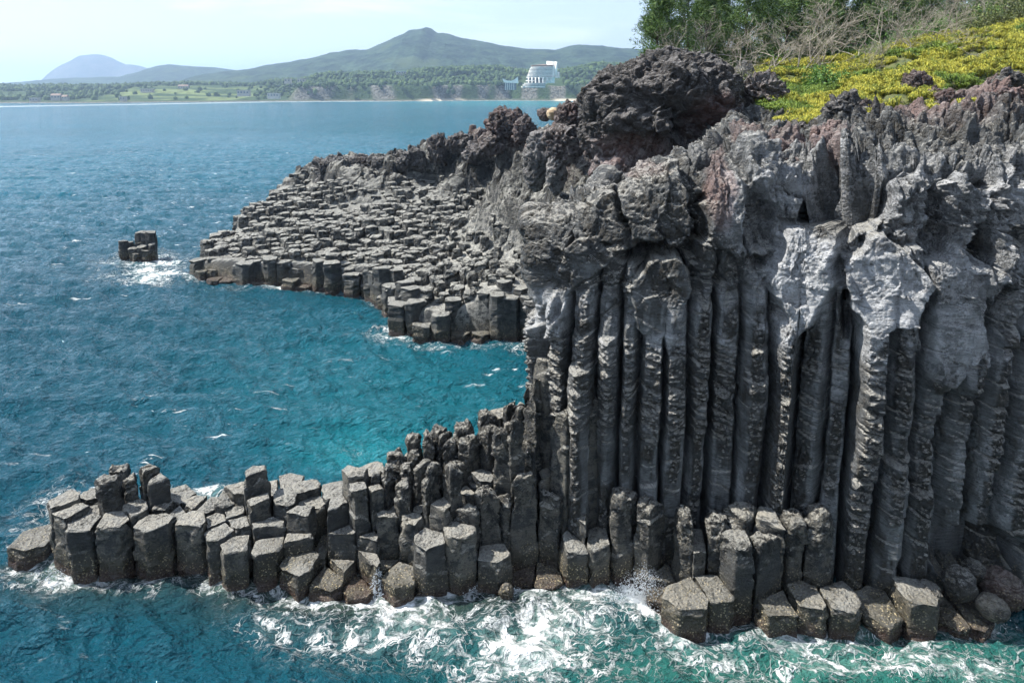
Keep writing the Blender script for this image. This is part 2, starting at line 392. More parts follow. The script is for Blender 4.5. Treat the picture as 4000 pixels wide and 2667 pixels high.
# ------------------------------------------------------------ cliff relief sheet
PXS = np.array([2168, 2200, 2400, 2600, 2800, 2950, 3100, 3300, 3600, 3800, 4000, 4250, 4700, 5200])
DF = np.array([28.8, 28.1, 27.4, 27.0, 26.8, 26.6, 26.3, 25.3, 24.7, 24.7, 24.9, 25.2, 26, 27.5])
VL = np.array([850, 845, 785, 680, 705, 640, 700, 690, 650, 640, 640, 640, 640, 640])
rows = []   # world nodes for each table column
for px, D, vl in zip(PXS, DF, VL):
    X0 = WZ(px, 1500, 6)[0]; X0 = W(px, 1500, D)[0]
    zl = zat(vl, D+1.2)
    g = ss(2500, 2950, px)
    def on(v, DD): return W(px, v, DD)
    nodes = [(X0, D-.1, -1.5), (X0, D, 3.5), (X0, D+.05, 9), (X0*1.0, D, 12.6), (X0, D+.15, zl-.9), (X0+.0, D+1.0, zl)]
    ex = np.interp(px, [2040, 2400, 2650, 2900, 3200, 3600, 4000, 4400], [0, 0, 0, 1, 2, 3, 4, 5])
    v5 = np.interp(px, [2650, 2900, 3200, 3600, 4000], [660, 610, 625, 565, 570])
    v6 = np.interp(px, [2650, 2900, 3200, 3600, 4000], [620, 535, 550, 500, 505])
    v7 = np.interp(px, [2650, 2900, 3060, 3400, 3600, 4000], [560, 465, 480, 425, 405, 425])
    v8 = np.interp(px, [2650, 2900, 3200, 3600, 4000, 4600], [300, 262, 255, 160, 90, 40])
    a5 = np.array(W(px, v5, D+4.5)); a6 = np.array(W(px, v6, D+9)); a7 = np.array(W(px, v7, D+14)); a8 = np.array(W(px, v8, D+32)); a9 = np.array(W(px, v8-6, D+70))
    a9[2] = a8[2]+2
    b5 = np.array((X0+.6, D+3.5, zl-.1)); b6 = np.array((X0+1.5, D+7, zl-1.2)); b7 = np.array((X0+2.5, D+11, zl-3)); b8 = np.array((X0+4, D+18, zl-6)); b9 = np.array((X0+6, D+26, zl-10))
    nodes += [tuple(b*(1-g)+a*g) for a, b in ((a5, b5), (a6, b6), (a7, b7), (a8, b8), (a9, b9))]
    rows.append(nodes)
rows = np.array(rows, float)
# wrap round the hidden left end
c0 = rows[0].copy(); wrap = []
for dx, dy, inn in ((4.0, 14, .8), (1.8, 8, .9), (.6, 4.5, 1.), (.05, 2.0, 1.)):
    w = c0.copy(); w[:, 0] += dx; w[:, 1] += dy
    for k, t in ((5, .9), (6, 1.8), (7, 2.6), (8, 3.2), (9, 3.6), (10, 4.)):
        w[k] = (c0[0, 0]+dx+t*inn, c0[0, 1]+dy+t*.2, c0[5, 2]-.1-(t-.9)*.6)
    wrap.append(w)
c0 = c0.copy(); c0[3:6, 0] -= 1.0; rows[0] = c0
TB = np.concatenate([np.array(wrap), rows], 0)      # (cols, nodes, 3)
def cat(A, n, axis, dens):
    """piecewise Catmull-Rom resample of A along axis 0 with n[i] samples per span"""
    out = []
    K = len(A)
    for i in range(K-1):
        p0, p1, p2, p3 = A[max(i-1, 0)], A[i], A[i+1], A[min(i+2, K-1)]
        m = n[i]
        for t in np.arange(m)/m:
            out.append(.5*((2*p1)+(-p0+p2)*t+(2*p0-5*p1+4*p2-p3)*t*t+(-p0+3*p1-3*p2+p3)*t**3))
    out.append(A[-1]); return np.array(out)
plan = TB[:, 1, :2]; seg = np.hypot(*np.diff(plan, axis=0).T)
nc_ = np.maximum((seg/.036).astype(int), 6); nc_[:3] = (seg[:3]/.09).astype(int); nc_[-2:] = nc_[-2:]//3
G = cat(TB, nc_, 0, 0)                                  # (M, nodes, 3)
aa = np.concatenate([[0], np.cumsum(np.hypot(*np.diff(G[:, 1, :2], axis=0).T))])
nr = [110, 150, 100, 60, 34, 75, 75, 70, 110, 16]
# linear-ish up the face, smooth beyond
G = cat(np.transpose(G, (1, 0, 2)), nr, 0, 0)           # (N rows, M, 3)
N_, M_ = G.shape[:2]
print('cliff grid', N_, M_)
du = np.gradient(G, axis=1); dv = np.gradient(G, axis=0); NN = np.cross(du, dv); NN /= np.linalg.norm(NN, axis=-1)[..., None]+1e-9
if NN[100, M_//2, 1] > 0: NN = -NN
for _ in range(10):
    NN[1:-1] = (NN[:-2]+NN[2:]+2*NN[1:-1])/4
    NN[:, 1:-1] = (NN[:, :-2]+NN[:, 2:]+2*NN[:, 1:-1])/4
NN /= np.linalg.norm(NN, axis=-1)[..., None]+1e-9
QX, QV = proj(G); DX, DV = QX/1.7007, QV/1.7007          # reference position in the 2352 wide view
Zg = G[..., 2]
# ribs (columns); positions read along the cliff
ribpx = np.array([2110, 2195, 2272, 2383, 2459, 2527, 2625, 2706, 2812, 2918, 3029, 3165, 3250, 3352, 3471, 3599, 3726, 3828, 3939, 4060, 4180, 4310, 4450, 4600, 4750, 4900, 5050])
refrow = 170
qa = QX[refrow, :]; j0 = int(nc_[:4].sum())
ribs_a = np.interp(ribpx, qa[j0:], aa[j0:])
left_a = np.arange(aa[j0]-.9, 0, -1.15)[::-1]
ra = np.concatenate([left_a, ribs_a]); bnd = (ra[1:]+ra[:-1])/2; bnd = np.concatenate([[0], bnd, [aa[-1]]])
warp = .13*pn(np.stack([aa[None]+0*Zg, Zg*.22, 0*Zg], -1), .8, 3)+.05*pn(np.stack([aa[None]+0*Zg, Zg, 0*Zg], -1), 1.5, 4)
A2 = aa[None]+warp*ss(1, 6, Zg)
ib = np.clip(np.searchsorted(bnd, A2)-1, 0, len(ra)-1)
wd = bnd[ib+1]-bnd[ib]; tt = (A2-bnd[ib])/wd-.5; ed = (.5-np.abs(tt))*wd       # metres from the joint
rr = np.random.RandomState(21)
pro = rr.uniform(-.38, .40, len(ra)); rg = rr.rand(len(ra)); crk = rr.uniform(.15, .55, len(ra)+1)
for k, p in ((10, .55), (13, .65), (12, -.35), (11, -.3), (8, -.2), (7, .15), (3, .35), (1, .3), (5, .25), (14, .05)):
    pro[len(left_a)+k] = p
for k, c in ((2, .9), (4, .8), (8, 1.1), (10, .5), (13, .9), (14, .9), (18, 1.1)): crk[len(left_a)+k] = c
shape = np.minimum(1, (ed/np.maximum(np.array(rr.uniform(.16, .42, len(ra)))[ib]*wd, .1)))
asym = rr.uniform(-.12, .12, len(ra))[ib]*tt*2
disp = pro[ib]+(.56+.16*rg[ib])*(1-(1-shape)**1.15)+asym*1.5
brk = rr.uniform(2.2, 11, (len(ra), 4)); bof = rr.uniform(-.34, .34, (len(ra), 4))
for q_ in range(4):
    disp += bof[ib, q_]*ss(-.03, .03, brk[ib, q_]+.18*pn(G*(1.3, 1.3, 0), 1., q_+200)+tt*.3-Zg)
nearest = np.where(tt > 0, ib+1, ib)
disp -= crk[nearest]*1.5*np.exp(-(ed/.07)**2)
fz = Zg*.9+rg[ib]*7.3+.5*pn(np.stack([ib*2.1+tt, Zg*.8, 0*Zg], -1), 1., 71); fz = np.abs(fz-np.round(fz))/.9
disp -= .26*np.exp(-(fz/.04)**2)*ss(-.25, .1, pn(np.stack([ib*5.1+0*tt, Zg*.45, 0*Zg], -1), 1., 72))
P3 = G.copy()
hcore = ss(.26, .15, np.abs(tt)+.10*fbm(P3, 1.5, 2, 8))      # middle of the rib
# ring-like knobs
ringamp = ss(5.6, 6.6, Zg)*ss(10.6, 9.8, Zg)*np.where(ib < len(left_a)+9, 1, .35)
big = np.isin(ib, [len(left_a)+10, len(left_a)+13])
ringamp = np.maximum(ringamp, big*ss(2, 4, Zg)*ss(11, 10, Zg)*.9)
ringamp = np.maximum(ringamp, (ib > len(left_a)+13)*ss(3, 5, Zg)*ss(9.5, 8, Zg)*.5)
ph = Zg*1.75+pn(np.stack([ib*3.3+0*Zg, Zg*.5, 0*Zg+ib], -1), 1., 6)*1.6+tt*.5
saw = ph-np.floor(ph); ring = (1-np.abs(2*saw-1)**5-.7)
disp += ringamp*ring*.34*shape+ringamp*fbm(P3*(1, 1, 4), 1.2, 3, 12)*.22
face = ss(12.6, 11.2, Zg)
hc = wor(P3, 4.6, 2)
patch = ss(-.25, .15, fbm(np.stack([ib*1.7, Zg*.35, 0*Zg], -1), 1., 3, 31)+rg[ib]*.7-.25)
rough = hcore*patch*face
rough = np.maximum(rough, big*shape*face*.9)
rough = np.maximum(rough, ringamp*.7)
lowr = ss(1.0, 2.2, Zg)
disp += rough*lowr*(.12-.17*ss(.5, .08, hc[0])+.14*fbm(P3, 3.3, 3, 40))
disp += (1-rough)*(.05*fbm(P3*(1, 1, 2.2), 1.3, 4, 50)+facet(P3*(1, 1, .5), 1.1, 51, .5)*.10)
# cap and the ground above
slope = ss(1.2, 6, G[..., 1]-np.interp(QX, PXS, DF))
rockz = ss(11.2, 13.2, Zg+fbm(P3, .5, 2, 60)*2.2)
cap = rid(P3, .33, 5, 70)*.55+fbm(P3, .8, 4, 75)*.45
w1 = wor(P3+.35*np.stack([fbm(P3, .8, 2, 1), fbm(P3, .8, 2, 2), fbm(P3, .8, 2, 3)], -1), .42, 9)
blk = (JIT[w1[2], 0]-.5)*.9*ss(.0, .12, w1[1]-w1[0])-.7*np.exp(-((w1[1]-w1[0])/.045)**2)
cap = cap+(facet(P3+.25*np.stack([fbm(P3, 1.1, 2, 4)]*3, -1), .55, 5, 1.3)*.75+facet(P3, 1.35, 6, 1.4)*.6)*(1-.55*slope)
w2 = wor(P3, 1.7, 19)
rub = -.22*ss(.35, .75, w2[0])*1.
pits = -.16*ss(.42, .08, wor(P3, 3.3, 29)[0])
cav = ss(.16, .42, fbm(P3*(1, 1, .8), .62, 3, 77)); cap = cap-cav*1.9
grassm = ss(-.6, .8, (G[..., 1]-np.interp(QX, PXS, DF)-12.0-1.6*ss(3400, 3000, QX))+fbm(P3, .35, 3, 80)*6)*(QX > 2950)
grassm *= 1-.9*ss(1.15, .8, np.sqrt(((DX-2290)/120)**2+((DV-232)/52)**2)+fbm(P3, .6, 3, 7)*.7)
capd = -.30+facet(P3, 3.4, 8, 1.5)*.4*(1-.4*slope)+cap*(.55+.1*slope)+blk*(.35+.45*slope)+pits*.9+rub*(.3+.5*slope)+rid(P3, 2.1, 3, 90)*.10
capd = capd+slope*(rid(P3, .17, 4, 97)*1.5-.45)
disp = disp*(1-rockz*.85)+capd*rockz*(1-grassm)+grassm*(fbm(P3, .3, 3, 95)*.35)
# lumps and hollows of the crust: centre, radii (2352 px view), push in metres, squareness
LM = [(1462, 585, 48, 24, -1.5), (2235, 1265, 110, 75, -1.8), (1300, 665, 34, 100, .35), (1360, 650, 30, 90, .15),
      (1650, 470, 62, 95, .45), (1660, 740, 40, 70, .3), (1690, 560, 30, 60, -.3), (2160, 640, 60, 110, .5), (2170, 790, 70, 120, .7), (2290, 620, 70, 170, .55), (1915, 470, 80, 95, -5.), (1985, 460, 60, 70, -3.6), (1740, 500, 40, 70, -.9), (1680, 640, 25, 90, -.25),
      (1990, 380, 120, 50, .7), (2100, 470, 60, 90, .9), (2210, 480, 62, 90, .7), (2320, 460, 50, 90, .6), (2250, 560, 24, 60, -2.0), (1945, 720, 16, 60, -2.3), (2240, 410, 40, 24, -1.6), (1470, 580, 30, 20, -2.), (1790, 770, 40, 60, .35), (1700, 350, 60, 40, .5), (2040, 330, 45, 30, .5), (2250, 300, 90, 50, .7), (1450, 420, 60, 30, .3), (1340, 470, 90, 14, .3)]
hol_shade = 0*Zg
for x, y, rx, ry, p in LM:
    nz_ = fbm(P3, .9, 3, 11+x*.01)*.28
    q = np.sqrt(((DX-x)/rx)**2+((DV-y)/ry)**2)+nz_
    if p < -1: hol_shade = np.maximum(hol_shade, ss(1.05, .7, q))
    disp += p*(1-np.clip(q, 0, 1)**3.2)**.7*((1+.45*np.clip((DV-y)/ry, -1, 1)) if p > .9 else 1.)
PLT = [([(1755, 640), (1800, 528), (1850, 505), (1935, 530), (1928, 620), (1885, 735), (1830, 762), (1790, 700)], .75, 1.45, .4), ([(1938, 600), (2010, 530), (2075, 565), (2112, 640), (2085, 725), (2000, 745), (1950, 690)], .7, 1.3, .45),
       ([(2118, 600), (2180, 560), (2235, 620), (2225, 760), (2200, 880), (2140, 860), (2120, 760)], .6, 1.0, .4),
       ([(1186, 492), (1330, 482), (1420, 432), (1440, 560), (1330, 545), (1295, 640), (1245, 770), (1215, 640), (1198, 560)], .55, .45, .3), ([(1425, 430), (1545, 372), (1585, 440), (1575, 560), (1500, 560), (1445, 555)], .45, .6, .35), ([(1310, 562), (1380, 538), (1402, 600), (1345, 640), (1292, 720), (1290, 640)], .75, .6, .3), ([(1445, 655), (1500, 585), (1562, 590), (1585, 650), (1562, 720), (1532, 800), (1510, 730), (1475, 765)], .85, .95, .3),
       ([(1605, 470), (1650, 390), (1705, 420), (1712, 520), (1680, 600), (1640, 560)], .7, .8, .5)]
wob = fbm(P3, 1.1, 3, 180)*26
for poly, p0, p1, nn_ in PLT:
    poly = np.array(poly, float); y0, y1 = poly[:, 1].min(), poly[:, 1].max(); bx = (DX > poly[:, 0].min()-40) & (DX < poly[:, 0].max()+40) & (DV > y0-40) & (DV < y1+40)
    dx, dv_ = DX[bx], DV[bx]; sd = np.where(inside(dx, dv_, poly), 1, -1)*bdist(dx, dv_, poly)+wob[bx]*.5
    m = ss(-2, 6, sd); tgt = p0+(p1-p0)*(dv_-y0)/(y1-y0)+disp[bx]*.10+facet(P3[bx], .8, 33, .8)*nn_*.8+fbm(P3[bx], 2.5, 4, 181)*.12*nn_*2
    disp[bx] = disp[bx]*(1-m)+np.maximum(tgt, disp[bx]*.3)*m
fine = fbm(P3, 5.5, 3, 100)*.07-.10*ss(.4, .1, wor(P3, 5., 83)[0])
disp += fine*rockz
disp *= ss(-1.5, -.3, Zg)*.999+.001
VV = G+NN*disp[..., None]
# overhang sag: crust noise also moves sideways
VV[..., 0] += rockz*(1-grassm)*fbm(P3, .9, 3, 110)*.35; VV[..., 2] += rockz*(1-grassm)*fbm(P3, .9, 3, 120)*.35
mk = np.zeros(VV.shape)
mk[..., 0] = np.clip(rough*1.1*(1-rockz)+rockz*(.7+.6*fbm(P3, .6, 3, 130))+cav*rockz, 0, 1)  # cavities get the dark tone too, shade painted in
brown = ss(1620, 1540, DX)*rockz
def el(x, y, rx, ry): return ss(1.15, .8, np.sqrt(((DX-x)/rx)**2+((DV-y)/ry)**2)+fbm(P3, .8, 3, 7)*.35)
pale = np.clip(ss(1640, 1760, DX)*rockz*(.62+.5*fbm(P3, .45, 3, 140))*(1-grassm)*ss(330, 420, DV), 0, 1)
pale = np.maximum(pale, .95*el(1845, 620, 98, 120)); pale = np.maximum(pale, .95*el(2025, 650, 90, 95)); pale = np.maximum(pale, .7*el(2170, 760, 60, 90)); pale = np.maximum(pale, .6*el(1690, 500, 40, 90))
pale = np.maximum(pale, .75*ss(9.0, 10.4, Zg)*ss(12.8, 11.5, Zg)*(1-brown)*ss(-.2, .2, fbm(P3, .8, 3, 150)))
pale = np.maximum(pale, .35*ss(1270, 1200, DX)*rockz*ss(500, 440, DV))
pale = np.maximum(pale, .7*slope*ss(1700, 1600, DX)*(.5+fbm(P3, .7, 3, 155)))
mk[..., 0] = np.maximum(np.maximum(mk[..., 0], hol_shade), brown*ss(480, 400, 0*DX+DV*0+440)*1.6*(1-slope))  # hollows darkened and kept from turning pale: cave shade put into the colour
mk[..., 1] = np.clip(pale, 0, .95)*(1-hol_shade)*(1-.9*brown*(1-slope))*(1-grassm)
streak = fbm(P3*(1, 1, .12), 2.4, 3, 157)
mk[..., 1] = np.maximum(mk[..., 1], .62*ss(.05, .3, streak+.12*pn(np.stack([ib*3.7+0*tt, 0*tt, 0*tt], -1), 1.3, 5))*(1-rockz)*ss(2, 4, Zg)*(1-rough))
mk[..., 0] = np.maximum(mk[..., 0], .8*ss(.1, .3, -streak)*(1-rockz))
redm = .4*el(1650, 450, 40, 75)+.55*el(1780, 345, 80, 26)+.5*el(1900, 350, 60, 30)+.3*el(1420, 410, 110, 22)+.55*ss(330, 280, DV)*rockz*ss(1950, 2100, DX)*(1-grassm)
mk[..., 2] = np.clip(redm, 0, 1)
ZCUT = int(sum(nr[:3]))-26
fidx = gridf(N_, M_)
fr, fcx = np.divmod(np.arange(len(fidx)), M_-1)
jb = np.searchsorted(aa, bnd[1:-1])                    # boundary columns of the grid
part = np.searchsorted(jb, fcx, side='right')
flat = VV.reshape(-1, 3); mkf = mk.reshape(-1, 3)
gm = NT('ground_mix')
GMASK = grassm.reshape(-1)
def sub(faces):
    u, inv = np.unique(faces, return_inverse=True); return u, inv.reshape(faces.shape)
cliff_objs = []
for p in range(len(ra)):
    lo = 0 if p == 0 else jb[p-1]; hi = M_-1 if p == len(ra)-1 else jb[p]
    if hi-lo < 3: continue
    if p >= len(ra)-6: continue
    sl = VV[:ZCUT+1, lo:hi+1]; n, m = sl.shape[:2]
    base = G[:ZCUT+1, lo:hi+1]; nrm = NN[:ZCUT+1, lo:hi+1]
    back = np.stack([base[:, 0]-nrm[:, 0]*1.3, base[:, -1]-nrm[:, -1]*1.3], 1)
    full = np.concatenate([back[:, :1], sl, back[:, 1:]], 1)
    mkk = mk[:ZCUT+1, lo:hi+1]; mkk = np.concatenate([mkk[:, :1]*0, mkk, mkk[:, :1]*0], 1)
    V = full.reshape(-1, 3); f = gridf(n, m+2, True)
    b = base[0].mean(0)
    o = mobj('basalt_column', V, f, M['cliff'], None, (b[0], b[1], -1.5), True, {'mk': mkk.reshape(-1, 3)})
    top = proj(sl[-1, m//2]); cliff_objs.append([o, p-len(left_a), b[0]])
sel = (fr >= ZCUT) | (part >= len(ra)-6)
u, f = sub(fidx[sel])
# close the strip's hidden underside so that it is a solid crust
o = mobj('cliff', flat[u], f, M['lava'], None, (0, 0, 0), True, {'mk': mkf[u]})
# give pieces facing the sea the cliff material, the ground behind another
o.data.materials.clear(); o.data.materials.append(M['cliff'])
tg = NT('grassy_soil'); Pn = tg.n('ShaderNodeNewGeometry').outputs['Position']
nn = tg.noise(Pn, 1.3, 6); soil = tg.mix(tg.mr(nn, .35, .65), (.04, .06, .018), (.09, .10, .025)); soil = tg.mix(tg.mr(tg.noise(Pn, 5, 4), .5, .7), soil, (.07, .055, .03))
GS = tg.out(soil, .95, tg.bump(tg.noise(Pn, 9, 4), .08))
o.data.materials.append(GS)
fm = GMASK[fidx[sel]].mean(1) > .5
o.data.polygons.foreach_set('material_index', fm.astype(np.int32)); tag(o, 'dark jointed basalt cliff with pale crusted overhangs above the sea', None, None, 'structure')
# where the grass grows: sample points for tufts
gsel = np.argwhere((grassm > .6)[:, :])
GR_PTS = VV[grassm > .6]; GR_D = GR_PTS[:, 1]
# ------------------------------------------------------------ headland behind (heights from scattered anchors)
HC = [(1000, 720, 53.5, 3.0), (1240, 720, 53.5, 3.2), (930, 690, 56, 3.2), (830, 610, 63, 3.1), (750, 600, 69, 3.1), (560, 580, 72, 2.8), (400, 600, 73, 1.8), (420, 580, 76, 2.4), (1100, 600, 65, 3.8), (1200, 620, 62, 4.1), (1000, 600, 66, 3.5), (900, 560, 71, 3.7),
      (1100, 500, 80, 5.2), (900, 480, 84, 5.6), (750, 500, 84, 4.9), (600, 520, 80, 3.7), (480, 550, 78, 3.0), (600, 470, 90, 4.6), (700, 430, 97, 6.2), (1120, 465, 86, 6.0)]
hp = []
for x, v, D, z in HC:
    p = Wd(x, v, D); hp.append((p[0], D, z))
for x, v, D in ((1000, 430, 93), (850, 400, 98), (930, 395, 100), (765, 385, 103), (1050, 360, 99), (1100, 320, 95), (1170, 290, 86), (1200, 450, 79), (1250, 410, 70), (1300, 380, 62), (1400, 410, 50), (1500, 400, 46), (1250, 330, 72), (1600, 380, 44), (900, 375, 110), (1010, 345, 105)):
    hp.append(Wd(x, v, D))
hp += [(14, 60, 19.0), (20, 60, 19.5), (30, 65, 22), (6, 75, 15.5), (12, 90, 17), (20, 100, 19), (-10, 125, 6), (0, 125, 9), (12, 125, 13), (25, 125, 17), (45, 90, 24), (3, 52, 8.5), (6, 45, 13), (1.5, 50, 4.0), (2.2, 46, 6.), (8, 40, 14.)]
hp = np.array(hp)
def Hf(x, y):
    x = np.asarray(x, float); y = np.asarray(y, float); s = 0; w = 0
    for X, Y, Z in hp:
        q = 1/(((x-X)**2+((y-Y)*.8)**2)+2.0)**2.0; s = s+q*Z; w = w+q
    return s/w
OUT = [W(x*1.7007, v*1.7007, 20/max(math.tan(PIT+math.atan((v*1.7007-PY)/F)), .01))[:2] for x, v in ((385, 634), (540, 652), (720, 667), (830, 680), (880, 715), (915, 762), (955, 787), (1100, 786), (1300, 780), (1500, 775))]
OUT = [(p[0], p[1]) for p in OUT]+[(24, 54), (60, 70), (60, 140), (-12, 140)]+[Wd(x, v, D)[:2] for x, v, D in ((715, 400, 112), (640, 440, 103), (560, 500, 92), (450, 545, 84), (385, 590, 78))]
OUT = np.array(OUT)
# rough ground of the headland
xs = np.arange(-34, 46, .22); ys = np.arange(42, 138, .24)
Xg, Yg = np.meshgrid(xs, ys)
ins = inside(Xg, Yg, OUT); bd = np.where(ins, bdist(Xg, Yg, OUT), -bdist(Xg, Yg, OUT))
H0 = Hf(Xg, Yg)
def roughness(x, y, h): return ss(5.6, 8.5, h+fbm(np.stack([x, y, 0*x], -1), .12, 2, 5)*3)
RZ = roughness(Xg, Yg, H0)
P0 = np.stack([Xg, Yg, H0], -1)
rd = rid(P0, .16, 5, 200)*1.5+fbm(P0, .45, 4, 205)*1.2
wq = wor(P0+.6*np.stack([fbm(P0, .5, 2, 1), fbm(P0, .5, 2, 2), fbm(P0, .5, 2, 3)], -1), .30, 44)
rd = rd+(JIT[wq[2], 1]-.5)*2.4*ss(0, .15, wq[1]-wq[0])-.5*np.exp(-((wq[1]-wq[0])/.04)**2)
Zt = H0-.75*(1-RZ)+rd*RZ*.8+(1-RZ)*fbm(P0, .7, 3, 210)*.25
edge = ss(-.3, 1.5, bd); Zt = -2+(Zt+2)*np.where(ins, edge, 0)
rd = rd
Zt = Zt+RZ*(facet(P0, .35, 3, 1.3)*.22+facet(P0, .9, 4, 1.4)*.3)*edge
P1 = np.stack([Xg+RZ*fbm(P0, .5, 3, 220)*.9, Yg+RZ*fbm(P0, .5, 3, 230)*.9, Zt], -1)
mk = np.zeros(P1.shape); mk[..., 0] = RZ*1.1; mk[..., 1] = np.clip((1-RZ)*.5*ss(-14, -4, Xg+fbm(P0, .1, 2, 3)*8)+RZ*(.12+.75*fbm(P0, .25, 3, 240)), 0, .9)
mk[..., 2] = RZ*ss(11, 14, H0)*.5
f = gridf(len(ys), len(xs)); keep = (ins.ravel()[f].any(1)); u, f = sub(f[keep])
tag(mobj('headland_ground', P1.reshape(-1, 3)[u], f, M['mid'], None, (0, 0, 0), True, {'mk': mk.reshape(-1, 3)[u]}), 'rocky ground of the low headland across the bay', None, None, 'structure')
# columns of the headland
rr = np.random.RandomState(77); S = []
sp0 = 1.42
for iy in range(80):
    for ix in range(75):
        x = -34+ix*sp0+(iy % 2)*sp0/2+rr.uniform(-.24, .24); y = 44+iy*sp0*.87+rr.uniform(-.24, .24); S.append((x, y))
S = np.array(S); S = S[inside(S[:, 0], S[:, 1], OUT)]
hs = Hf(S[:, 0], S[:, 1]); rz = roughness(S[:, 0], S[:, 1], hs)
kq = rz < rr.uniform(.45, .95, len(S)); S = S[kq]; hs = hs[kq]
qx, qv = proj(np.stack([S[:, 0], S[:, 1], hs], -1)); kk = (qx < 2450); S = S[kk]; hs = hs[kk]
kk = ~((S[:, 0] > 1.0) & (S[:, 1] < 51.5)); 
bdS = bdist(S[:, 0], S[:, 1], OUT)
print('headland columns', len(S))
CC = cells(S, 1.08); midbuf = []
S3 = np.stack([S[:, 0], S[:, 1], 0*S[:, 0]], -1)
hstep = pn(S3, .18, 7)*.8
order = np.argsort(S[:, 1]-bdS*0)   # nearest first
qx, qv = proj(np.stack([S[:, 0], S[:, 1], hs], -1))
mid_objs = []; stuffV = []; stuffF = []; stuffM = []; off = 0
# apparent size: front columns show their whole height
frontness = np.where((bdS < 1.25) & (S[:, 1] < 79), 1, 0)
score = frontness*1000-S[:, 1]-bdS*.5
NIND = 300-len(ledge_objs)-len([c for c in cliff_objs])-8
print('individual headland columns', NIND)
ind = set(np.argsort(-score)[:NIND].tolist())
for i, (p, poly) in enumerate(zip(S, CC)):
    if len(poly) < 3: continue
    rq = np.random.RandomState(900+i); A = np.array(poly); c = A.mean(0); b = bdS[i]
    z = hs[i]+hstep[i]*1.3+rq.uniform(-.42, .42)
    if b < 2.2 and rq.rand() < .42: z -= rq.uniform(.6, 2.0)
    if b < .8 and rq.rand() < .35: z = rq.uniform(.3, 1.4)
    if b < 1.6 and p[0] < -18: z -= rq.uniform(0, 1.2)
    z = max(z, .35)
    inner = b > 2.0
    zb = -1.2 if b < 3 else z-2.6
    knob = ss(-15, 0, p[0])*inner
    P, mq, fc = col_mesh(poly, c[0], c[1], zb, z, 16, .22, 3000+i, .9 if inner else .25, .03+.17*knob*rq.uniform(.3, 1.5)+inner*rq.uniform(0, .13)-.02*(1-inner), rq.uniform(-.06, .06, 2), dish=-.12*knob, er=.08+.12*inner, ntop=3, amp=1.3+.6*inner, topn=.05, lean=rq.uniform(-.03, .03, 2))
    mq = mq.reshape(-1, 3); V = P.reshape(-1, 3); mq[:, 1] = .12+.2*inner
    if i in ind:
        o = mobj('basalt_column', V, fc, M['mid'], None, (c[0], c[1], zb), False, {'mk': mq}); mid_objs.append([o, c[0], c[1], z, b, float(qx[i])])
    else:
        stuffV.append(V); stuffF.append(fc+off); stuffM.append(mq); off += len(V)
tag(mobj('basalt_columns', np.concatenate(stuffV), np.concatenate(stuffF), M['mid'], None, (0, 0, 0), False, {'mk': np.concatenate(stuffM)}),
    'field of hundreds of low eroded column tops covering the headland', 'basalt columns', None, 'stuff')
